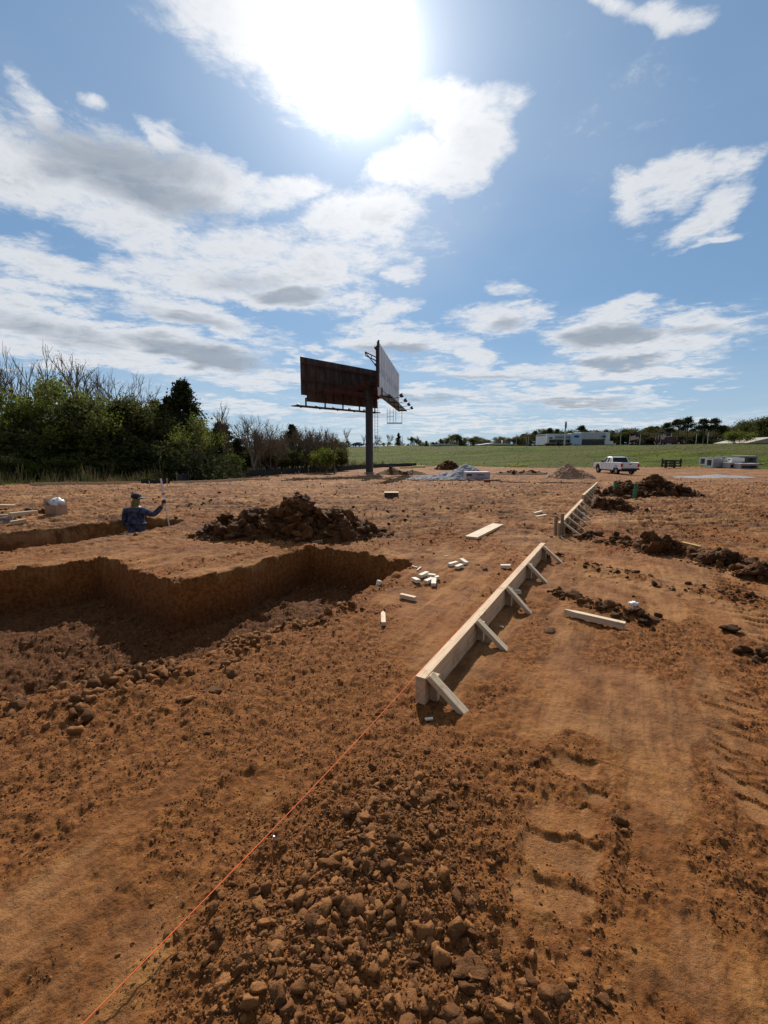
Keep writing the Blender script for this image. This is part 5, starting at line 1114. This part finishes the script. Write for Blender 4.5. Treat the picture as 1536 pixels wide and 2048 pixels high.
# ------------------------------------------------------------ road poles and flags
M_POLE = mat('galvanised_pole', (.5, .51, .53), .5, metal=.3)
def pole(u, vt, Y, r, label, cat='pole', name='roadside_pole', group='pale poles along the road'):
    p = PY(u, 895, Y); zb = Hs(p.x, Y); zt = PY(u, vt, Y).z; mb = MB(); mb.tube([(p.x, Y, zb - .2), (p.x, Y, zt)], [r, r * .7], 8); o = mb.build(name, M_POLE); return tag(o, label, cat, group)
for u, v, Yd, lb in ((805, 871, 170, 'pale pole beside the lone dark conifer'), (829, 880, 160, 'short pale pole beneath the dark horizon clump'), (889, 881, 165, 'thin pole left of the long low white roof'), (916, 880, 165, 'thin pole at the right end of the first white roof'), (937, 882, 165, 'short pole between the two low white roofs'),
   (1021, 881, 165, 'thin pole above the second white roof'), (1032, 876, 165, 'taller pole at the right of the second white roof'), (1052, 875, 160, 'left of a close pair of poles left of the white building'), (1056, 873, 160, 'right of a close pair of poles left of the white building'),
   (1240, 868, 150, 'first bare pole right of the white building'), (1258, 869, 150, 'second bare pole right of the white building'), (1310, 872, 140, 'first short pole behind the dark red pickup'), (1315, 871, 140, 'second short pole behind the dark red pickup'),
   (1320, 869, 140, 'third pole behind the dark red pickup'), (1325, 867, 140, 'fourth pole behind the dark red pickup'), (1391, 868, 125, 'grey pole in front of the broad pines'), (1414, 864, 120, 'tall pale pole with a cap between pines and bright bush')):
    pole(u, v, Yd, .10, lb)
def flag(u, vt, Y, label, s):
    o = pole(u, vt, Y, .11, label, 'flagpole', 'flagpole', None); p = PY(u, vt, Y); root = o
    w_, h_ = 3.6 * s, 1.9 * s; nx, nz = 26, 13
    def cloth(x): return .18 * math.sin(x * 2.2) * min(1, x), -.16 * x - .05 * x * x / w_
    for nm, m_, test in (('flag_stripes_red', mat('flag_red', (.45, .03, .05), .7), lambda i, j: (j % 2 == 0) and not (j >= 6 and i < 10)), ('flag_stripes_white', mat('flag_white', (.75, .75, .75), .7), lambda i, j: (j % 2 == 1) and not (j >= 6 and i < 10)), ('flag_canton', mat('flag_blue', (.03, .04, .16), .7), lambda i, j: j >= 6 and i < 10)):
        vs, fs = [], []
        for i in range(nx):
            for j in range(nz):
                if not test(i, j): continue
                q = len(vs)
                for (a, b) in ((i, j), (i + 1, j), (i + 1, j + 1), (i, j + 1)):
                    x = a / nx * w_; dy, dz = cloth(x); vs.append((p.x - .12 - x, Y + dy, p.z - .15 - h_ + b / nz * h_ + dz))
                fs.append((q, q+1, q+2, q+3))
        mb = MB(); mb.add(vs, fs); mb.build(nm, m_, o)
flag(1279, 868, 150, 'flagpole with a striped flag right of the white building', .8); flag(1341, 866, 140, 'flagpole with a striped flag just above the dark red pickup', .8)
# ------------------------------------------------------------ buildings beyond the road
M_CLAD = mat('white_cladding', (.80, .81, .83), .5, var=(.72, .74, .76), vscale=.4); M_GREYC = mat('grey_cladding', (.58, .59, .63), .5, var=(.52, .53, .56), vscale=.4); M_BLUEC = mat('pale_blue_portal', (.50, .64, .82), .45); M_LOGO = mat('blue_emblem', (.015, .06, .25), .4); M_WTXT = mat('white_script', (.8, .8, .8), .5); M_GTXT = mat('grey_letters', (.10, .11, .13), .5)
BY = 220.0; gb = Hs(PY(1155, 890, BY).x, BY)
bw = empty('white_showroom', (PY(1155, 890, BY).x, BY + 8, gb), 0, 'long low white and grey showroom with oval blue emblems and a pale blue portal', 'building')
X_ = lambda u: PY(u, 890, BY).x
Z_ = lambda v: PY(1150, v, BY).z
def blk(nm, u0, u1, v0, v1, y0, y1, m_, par=bw):
    mb = MB(); z1, z0 = Z_(v0), (Z_(v1) if v1 < 900 else gb - .1); mb.box((X_(u0), BY + y0, z0), (X_(u1), BY + y1, z1)); return mb.build(nm, m_, par)
blk('wall', 1093, 1217, 871, 900, .5, 16, M_GREYC); blk('fascia', 1108, 1139, 868.5, 879, -.3, .5, M_GREYC); blk('pier', 1092, 1108, 869.5, 879, -.6, .5, M_CLAD); blk('pier', 1092, 1097, 879, 900, -.6, .5, M_CLAD)
blk('portal', 1139, 1160, 866.5, 900, -1.6, .5, M_BLUEC); blk('fascia', 1160, 1208, 865, 878, -.5, .5, M_GREYC); blk('pier', 1208, 1217, 865, 900, -.9, .5, M_CLAD)
for u0, u1 in ((1097.5, 1112), (1114, 1126), (1128, 1138.5), (1161, 1163.5), (1164.5, 1184), (1185, 1207)): blk('window', u0, u1, 880, 900, .2, .46, M_GLASS)
blk('roof', 1093, 1139, 867.8, 869, .5, 16, M_CLAD); blk('roof', 1160, 1218, 864.4, 865.6, .5, 16, M_CLAD); blk('portal_door', 1144, 1156, 889, 900, -1.7, -1.6, M_GLASS)
def text_mesh(name, s, size, m_, loc, par, shear=0.0, ext=.04):
    c = bpy.data.curves.new(name, 'FONT'); c.body = s; c.size = size; c.align_x = 'CENTER'; c.align_y = 'CENTER'; c.extrude = ext; c.shear = shear
    o = bpy.data.objects.new(name, c); COL.objects.link(o); dg = bpy.context.evaluated_depsgraph_get(); me = bpy.data.meshes.new_from_object(o.evaluated_get(dg)); bpy.data.objects.remove(o)
    for v in me.vertices: x, y, z = v.co; v.co = (x + loc[0], -z + loc[1], y + loc[2])
    me.materials.clear(); me.materials.append(m_); return link(name, me, par)
def oval(u, v, w_, yo):
    x, z = X_(u), Z_(v); mb = MB(); n = 28; h_ = w_ * .42
    mb.prism([(x + w_/2*math.cos(2*math.pi*i/n), z + h_/2*math.sin(2*math.pi*i/n)) for i in range(n)], BY + yo - .12, BY + yo); o = mb.build('emblem', M_LOGO, bw)
    tx = text_mesh('script', 'Ford', w_ * .36, M_WTXT, (x, BY + yo - .16, z), None, .35); tx.parent = o; tx.matrix_parent_inverse = pmat(bw).inverted()
oval(1100, 876, 1.9, -.6); oval(1149.5, 873, 2.6, -1.6); oval(1205, 873, 2.2, -.5 - .42)
text_mesh('lettering', 'SLAKER MOTOR', .95, M_GTXT, (X_(1124), BY - .38, Z_(874.5)), bw, ext=.06)
for i, (u, r_) in enumerate(((1096, .9), (1104, 1.2), (1127, 1.1), (1135, 1.3))): plant('shrub1', u, 886, BY - 6, 'small shrub in front of the white showroom', 'shrubs before the showroom', 1.6)
bw2 = blk('utility_box', 1217.5, 1226, 882, 900, 0, 4, M_CLAD, None); tag(bw2, 'small white box building at the right end of the showroom', 'shed'); bw3 = blk('utility_box', 1226.5, 1232, 887, 900, 0, 3, M_CLAD, None); tag(bw3, 'lower white shed to the right of the small box building', 'shed')
# pole sign
p = PY(1129, 890, 200); zb = Hs(p.x, 200); st = empty('pole_sign', (p.x, 200, zb), 0, 'tall pole sign with an oval board turned side on, before the white showroom', 'sign')
mb = MB(); mb.tube([(p.x, 200, zb - .2), (p.x, 200, PY(1129, 856, 200).z)], .32, 12); mb.build('pole', M_POLE, st)
mb = MB(); zc = PY(1129, 849.5, 200).z; n = 30; hh, ww = 1.55, 2.6; vs = []
pr = [(ww*math.cos(2*math.pi*i/n), hh*math.sin(2*math.pi*i/n)) for i in range(n)]; ca, sa = math.cos(R(64)), math.sin(R(64))
for th in (-.3, .3): vs += [(p.x + .15 + a*ca - th*sa, 200 + a*sa + th*ca, zc + b) for a, b in pr]
mb.add(vs, [tuple(range(n)), tuple(range(2*n - 1, n - 1, -1))] + [(i, n+i, n+(i+1) % n, (i+1) % n) for i in range(n)]); mb.build('sign_board', mat('grey_sign_edge', (.18, .20, .24), .4), st)
mb = MB(); mb.ball((p.x - .35, 199.6, zc + 1.2), .45, (1, 1, .5)); mb.build('lamp_hood', M_CLAD, st)
def lowroof(u0, u1, um, vt, vb, Y, label, m_, name='low_building'):
    xa, xb, xm = PY(u0, vb, Y).x, PY(u1, vb, Y).x, PY(um, vt, Y).x; zt, ze = PY(um, vt, Y).z, PY(u0, vb - 1.2, Y).z; zg = Hs((xa + xb)/2, Y) - .2
    t = empty(name, ((xa + xb)/2, Y, zg), 0, label, 'building'); mb = MB(); mb.box((xa + .2, Y, zg), (xb - .2, Y + 14, ze)); mb.build('wall', mat('pale_wall_' + str(int(u0)), (.42, .42, .42), .8), t)
    mb = MB(); mb.prism([(xa, ze), (xb, ze), (xb, ze + .15), (xm, zt), (xa, ze + .15)], Y - .3, Y + 14.3); mb.build('roof', m_, t)
M_MROOF = mat('pale_metal_roof', (.55, .57, .6), .35, var=(.48, .5, .53), vscale=.3)
lowroof(866, 916, 886, 887, 891, 230, 'first low pale roof on the horizon, behind the red mound', M_MROOF); lowroof(960, 1036, 990, 885.5, 891, 230, 'longer low pale metal roof on the horizon above the grey gravel', M_MROOF)
M_TAN = mat('tan_roof', (.42, .36, .27), .8, var=(.36, .31, .23), vscale=.5)
lowroof(1492, 1600, 1545, 874, 888, 140, 'tan roofed house at the right edge beyond the bank', M_TAN, 'tan_house')
for (u, v, m_, lb) in ((986, 882, M_CLAD, 'white roof vent on the longer pale roof'), (1004, 882, M_CLAD, 'second small white roof vent right of the first')):
    pp = PY(u, 886, 232); mb = MB(); mb.tube([(pp.x, 232, pp.z - .6), (pp.x, 232, PY(u, v, 232).z)], .35, 8); mb.ball((pp.x, 232, PY(u, v, 232).z), .5, (1, 1, .6)); tag(mb.build('roof_vent', m_), lb, 'roof vent')
# ------------------------------------------------------------ concrete boxes
M_CONC = mat('precast_concrete', (.44, .43, .45), .85, var=(.34, .33, .35), vscale=1.6, bump=.01, bscale=9)
M_CONC2 = mat('pale_concrete', (.78, .77, .74), .85, var=(.68, .66, .63), vscale=1.6)
def culvert(label, uc, vb, L, Wd, Hh, rz, lift=0.0, opening='x', m_=None, th=.18, hole=True):
    x, y = P(uc, vb); z = Hs(x, y) + lift - .03; t = empty('concrete_box', (x, y, z), rz, label, 'concrete box', 'precast concrete boxes by the grass bank'); mb = MB(); a, b = L / 2, Wd / 2
    if opening == 'x':      # tube open at its ends along x
        mb.box((-a, -b, 0), (a, -b + th, Hh)); mb.box((-a, b - th, 0), (a, b, Hh)); mb.box((-a, -b + th, 0), (a, b - th, th)); mb.box((-a, -b + th, Hh - th), (a, b - th, Hh))
    else:
        mb.box((-a, -b, 0), (-a + th, b, Hh)); mb.box((a - th, -b, 0), (a, b, Hh)); mb.box((-a + th, -b, Hh - th), (a - th, b, Hh)); mb.box((-a + th, -b, 0), (a - th, b, th * .3)); mb.box((-a + th, b - th, th * .3), (a - th, b, Hh - th))
    mb.build('shell', m_ or M_CONC, t, False, bevel=.015)
    mb = MB()
    if opening == 'x':
        for yy in ((-b - .02, -b + th + .02), (b - th - .02, b + .02)): mb.box((-a - .08, yy[0], 0), (-a - .002, yy[1], Hh + .02))
        mb.box((-a - .08, -b + th + .02, Hh - th), (-a - .002, b - th - .02, Hh + .02)); mb.box((-a - .08, -b + th + .02, 0), (-a - .002, b - th - .02, th)); mb.build('rim', M_CONC2, t, False)
    else: mb.box((-a - .05, -b - .05, Hh + .003), (a + .05, b + .05, Hh + .10)); mb.build('lid', M_CONC2, t, False)
    return t
culvert('leftmost concrete box, open end facing left', 1414, 930, 1.5, 1.2, 1.15, R(8)); culvert('second concrete box from the left, nearest with its open end to the left', 1431, 933.5, 2.0, 1.2, 1.2, R(6))
culvert('concrete box standing behind the second one', 1446, 929, 1.6, 1.2, 1.2, R(5)); culvert('concrete box partly hidden behind the stacked one', 1462, 930, 1.5, 1.1, 1.1, R(12))
culvert('low concrete box carrying another one on top', 1463, 935, 1.7, 1.3, .68, R(0), opening='y', th=.22); culvert('concrete box stacked on the low one', 1470, 934.5, 1.7, 1.0, .55, R(-4), lift=.82, opening='x', m_=M_CONC2)
culvert('widest concrete box at the back right of the group', 1488, 927, 3.0, 1.3, 1.1, R(2), opening='y'); culvert('long low concrete box at the right front with a dark open side', 1491, 936.5, 2.5, 1.3, .62, R(-2), opening='y', th=.2)
# black steel frame
x, y = P(1342, 936); z = Hs(x, y); t = empty('steel_frame', (x, y, z), R(3), 'long black steel implement frame on the dirt between pickup and concrete boxes', 'steel frame'); mb = MB()
for zz, th in ((.16, .20), (.58, .16), (.90, .22)): mb.box((-1.45, -.06, zz), (1.45, .06, zz + th))
mb.build('rail', M_BLK, t, False)
for xx, w_, z1 in ((-1.45, .12, 1.35), (1.33, .12, 1.35), (-.95, .28, 1.0), (.32, .28, 1.0), (-.25, .07, .9), (.05, .07, .9)): mb = MB(); mb.box((xx, -.1, 0 if w_ > .2 else .1), (xx + w_, .1, z1)); mb.build('upright', M_BLK, t, False)
for s in (-1, 1): mb = MB(); mb.bar((s * 1.4, 0, 1.0), (s * 1.1, 0, .75), .1, .12); mb.build('gusset', M_BLK, t, False)
# wrapped bundle
x, y = P(956, 963); z = Hs(x, y); zt = PY(956, 944, y).z; xa, xb = PY(932, 960, y).x, PY(980, 960, y).x; t = empty('wrapped_bundle', (x, y, z), 0, 'lumber bundle wrapped in printed white sheeting in front of the gravel cone', 'lumber bundle')
mb = MB(); mb.box((xa, y, z + .1), (xb, y + 1.1, zt)); mb.build('wrap', mat('white_wrap', (.50, .47, .52), .45, var=(.40, .38, .42), vscale=3, bump=.01, bscale=6), t, bevel=.02)
sx_ = (xb - xa) / 48.0; mb = MB()
def mark(m, u0, u1, v0, v1, dy=.006): m.box((xa + (u0 - 932) * sx_, y - dy, zt - (v1 - 944) * sx_), (xa + (u1 - 932) * sx_, y - .002, zt - (v0 - 944) * sx_))
for u0, u1 in ((933, 935.2), (935.5, 937.6), (938, 940), (940.3, 942), (942.2, 943.6)): mark(mb, u0, u1, 947.6, 952)
mb.build('printed_letters', M_BLK, t); mb = MB()
for i in range(7): mark(mb, 954.5 + i * 2, 956 + i * 2, 948, 951.2)
for i in range(9): mark(mb, 949 + i * 2.9, 951 + i * 2.9, 955.2, 956.6)
for i in range(8): mark(mb, 949 + i * 2.6, 951 + i * 2.6, 958.6, 959.4)
mb.build('printed_lines', mat('grey_print', (.16, .14, .17), .6), t)
mb = MB(); [mb.box((xx, y + .05, z - .05), (xx + .1, y + 1.0, z + .1)) for xx in (xa + .2, (xa + xb) / 2, xb - .3)]; mb.build('bearer', M_OLDWOOD, t)
# red fuel can and rubble bits by the bundle
x, y = P(974, 965); z = Hs(x, y); mb = MB(); mb.box((x - .22, y - .1, z), (x + .25, y + .1, z + .2)); tag(mb.build('red_tray', mat('red_plastic', (.28, .06, .03), .6), bevel=.03), 'low red plastic tray lying at the right foot of the wrapped bundle', 'tray')
# pipes
M_GRN = mat('green_pipe', (.02, .20, .11), .4, var=(.015, .15, .085), vscale=3)
for u, vb, vt, lean, lb in ((1230, 995, 962, .03, 'left green plastic pipe standing up by the dark mound'), (1270, 1000, 968, .04, 'right green plastic pipe standing up by the dark mound')):
    x, y = P(u, vb); z = Hs(x, y); q = PY(u, vt, y); n = 12; mb = MB(); mb.tube([(x - lean, y, z - .1), (q.x + lean, y, q.z)], .055, 14, cap=False); mb.tube([(q.x + lean, y, q.z), (x - lean, y, z - .1)], .047, 14, cap=False)
    tag(mb.build('green_pipe', M_GRN), lb, 'pipe')
# ------------------------------------------------------------ silt fence, low forms, stakes, tape
M_SILT = mat('black_silt_fabric', (.012, .012, .014), .75, var=(.03, .03, .033), vscale=3, bump=.02, bscale=6)
def fence(uv, h, label):
    pts = [P(*q) for q in uv]; x0, y0 = pts[0]; t = empty('silt_fence', (x0, y0, Hs(x0, y0)), 0, label, 'silt fence', 'black silt fences along the grass'); V = []; Fs = []
    dense = []
    for a, b in zip(pts[:-1], pts[1:]):
        n = max(2, int(np.hypot(*(b - a)) / .5)); dense += [a + (b - a) * i / n for i in range(n)]
    dense.append(pts[-1]); rg = random.Random(3)
    for i, p_ in enumerate(dense):
        z = Hs(*p_); wob = rg.uniform(-.05, .05); V += [(p_[0], p_[1], z - .05), (p_[0] + wob, p_[1] + wob, z + h * .5), (p_[0], p_[1], z + h * rg.uniform(.9, 1.02)), (p_[0] + .02, p_[1] + .03, z + h * .9), (p_[0] + .02 + wob, p_[1] + .03 + wob, z + h * .5), (p_[0] + .02, p_[1] + .03, z - .05)]
    for i in range(len(dense) - 1): Fs += [(i*6+j, (i+1)*6+j, (i+1)*6+j+1, i*6+j+1) for j in range(5)]
    mb = MB(); mb.add(V, Fs); mb.build('fabric', M_SILT, t)
    for i in range(0, len(dense), 5):
        p_ = dense[i]; z = Hs(*p_); mb = MB(); mb.box((p_[0] + .03, p_[1] + .04, z - .2), (p_[0] + .07, p_[1] + .08, z + h + rg.uniform(.02, .2))); mb.build('stake', M_OLDWOOD, t)
fence([(352, 965), (400, 960), (480, 954), (560, 949), (640, 944), (700, 940), (733, 937.5)], .62, 'long black silt fence running from the wood to the billboard post'); fence([(747, 936), (790, 933.5), (832, 932)], .55, 'short black silt fence right of the billboard post')
fence([(283, 968), (312, 968), (340, 967.5)], .34, 'short low piece of black silt fence behind the measuring rod')
def lowform(a, b, label, h=.16):
    pa_, pb_ = P(*a), P(*b); t = empty('low_form', (pa_[0], pa_[1], Hs(*pa_)), 0, label, 'form board', 'low edge boards far across the pad'); d = pb_ - pa_; L = np.hypot(*d); n = max(3, int(L / 2.4))
    for i in range(n):
        p0, p1 = pa_ + d * (i / n), pa_ + d * ((i + .985) / n); lumber('board', (*p0, Hs(*p0) + h/2), (*p1, Hs(*p1) + h/2), .05, h, M_OLDWOOD if 'brown' in label else M_PINE, t)
        q = p0 + np.array([0, .05]); z = Hs(*q); mb = MB(); mb.box((q[0], q[1], z - .1), (q[0] + .05, q[1] + .04, z + h + .10)); mb.build('stake', M_OLDWOOD, t)
lowform((60, 973), (283, 969), 'low pale edge board along the far left of the pad'); lowform((345, 968), (540, 960), 'low pale edge board in front of the silt fence')
lowform((815, 962), (1000, 964), 'low brown edge board in front of the gravel', .13); lowform((1000, 965), (1192, 969), 'low brown edge board in front of the sandy mound', .13)
SK = [(592,951),(598,952),(617,948),(634,949),(654,950),(672,948),(683,953),(716,951),(563,957),(300,975),(335,975),(1298,962),(1362,962),(1505,985),(1250,940),(1420,972),(880,952),(1164,963),(905,972),(520,965),(448,962)]
SL = ['first of the row before the silt fence, seen from the left', 'close to the first of the row before the silt fence', 'in the row before the silt fence, right of a close pair', 'before the middle of the silt fence', 'right of the middle of the silt fence', 'before the last bend of the silt fence', 'slightly nearer than its neighbour at the silt fence bend', 'left of the billboard post', 'alone before the left part of the silt fence', 'at the left of the measuring rod top', 'at the right of the measuring rod top', 'behind the left shoulder of the large dark mound', 'on top side of the large dark mound', 'on bare clay at the right edge of the photo', 'behind the white pickup tail', 'right of the large dark mound', 'below the red conical mound', 'before the sandy mound', 'on open clay before the gravel', 'on open clay behind the clay pile', 'behind the left end of the clay pile']
for i, (u, v) in enumerate(SK):
    x, y = P(u, v); z = Hs(x, y); hh = .34 + .1 * (i % 3); mb = MB(); mb.bar((x, y, z - .1), (x + .02 * (i % 3 - 1), y, z + hh), .035, .02, up=(0, 1, 0)); mb.tube([(x + .02 * (i % 3 - 1), y, z + hh - .09), (x + .02 * (i % 3 - 1), y, z + hh + .015)], .026, 6)
    tag(mb.build('survey_stake', M_PINE2), 'pale topped survey stake ' + SL[i], 'survey stake', 'survey stakes around the pad')
M_YEL = mat('yellow_barrier', (.55, .50, .04), .5)
for a, b, dy, lb in (((823, 935), (868, 933), 0, 'nearer yellow strip on the grass edge right of the silt fence'), ((800, 937), (850, 936), .6, 'longer yellow strip in front of the silt fence end'), ((1022, 933.5), (1054, 931.5), 0, 'upper yellow strip on the grass left of the sandy mound'), ((1020, 935.5), (1052, 934.5), .6, 'lower yellow strip on the grass left of the sandy mound')):
    pa_, pb_ = P(*a), P(*b); mb = MB(); n = 12; mb.tube([(pa_[0] + (pb_[0]-pa_[0])*i/n, pa_[1] + (pb_[1]-pa_[1])*i/n + .15*math.sin(i), Hs(pa_[0] + (pb_[0]-pa_[0])*i/n, pa_[1] + (pb_[1]-pa_[1])*i/n) + .14) for i in range(n + 1)], .10, 6); tag(mb.build('yellow_strip', M_YEL), lb, 'yellow barrier')
x, y = P(147, 955); z = Hs(x, y + 3); mb = MB(); mb.tube([(x, y + 3, z), (x + .02, y + 3, z + 1.0)], .03, 6); mb.ball((x + .02, y + 3, z + 1.05), .12, (1, .3, 1.2)); tag(mb.build('marker_post', mat('faded_pink', (.35, .2, .17), .8)), 'faded marker post in the weeds at the left', 'marker post')
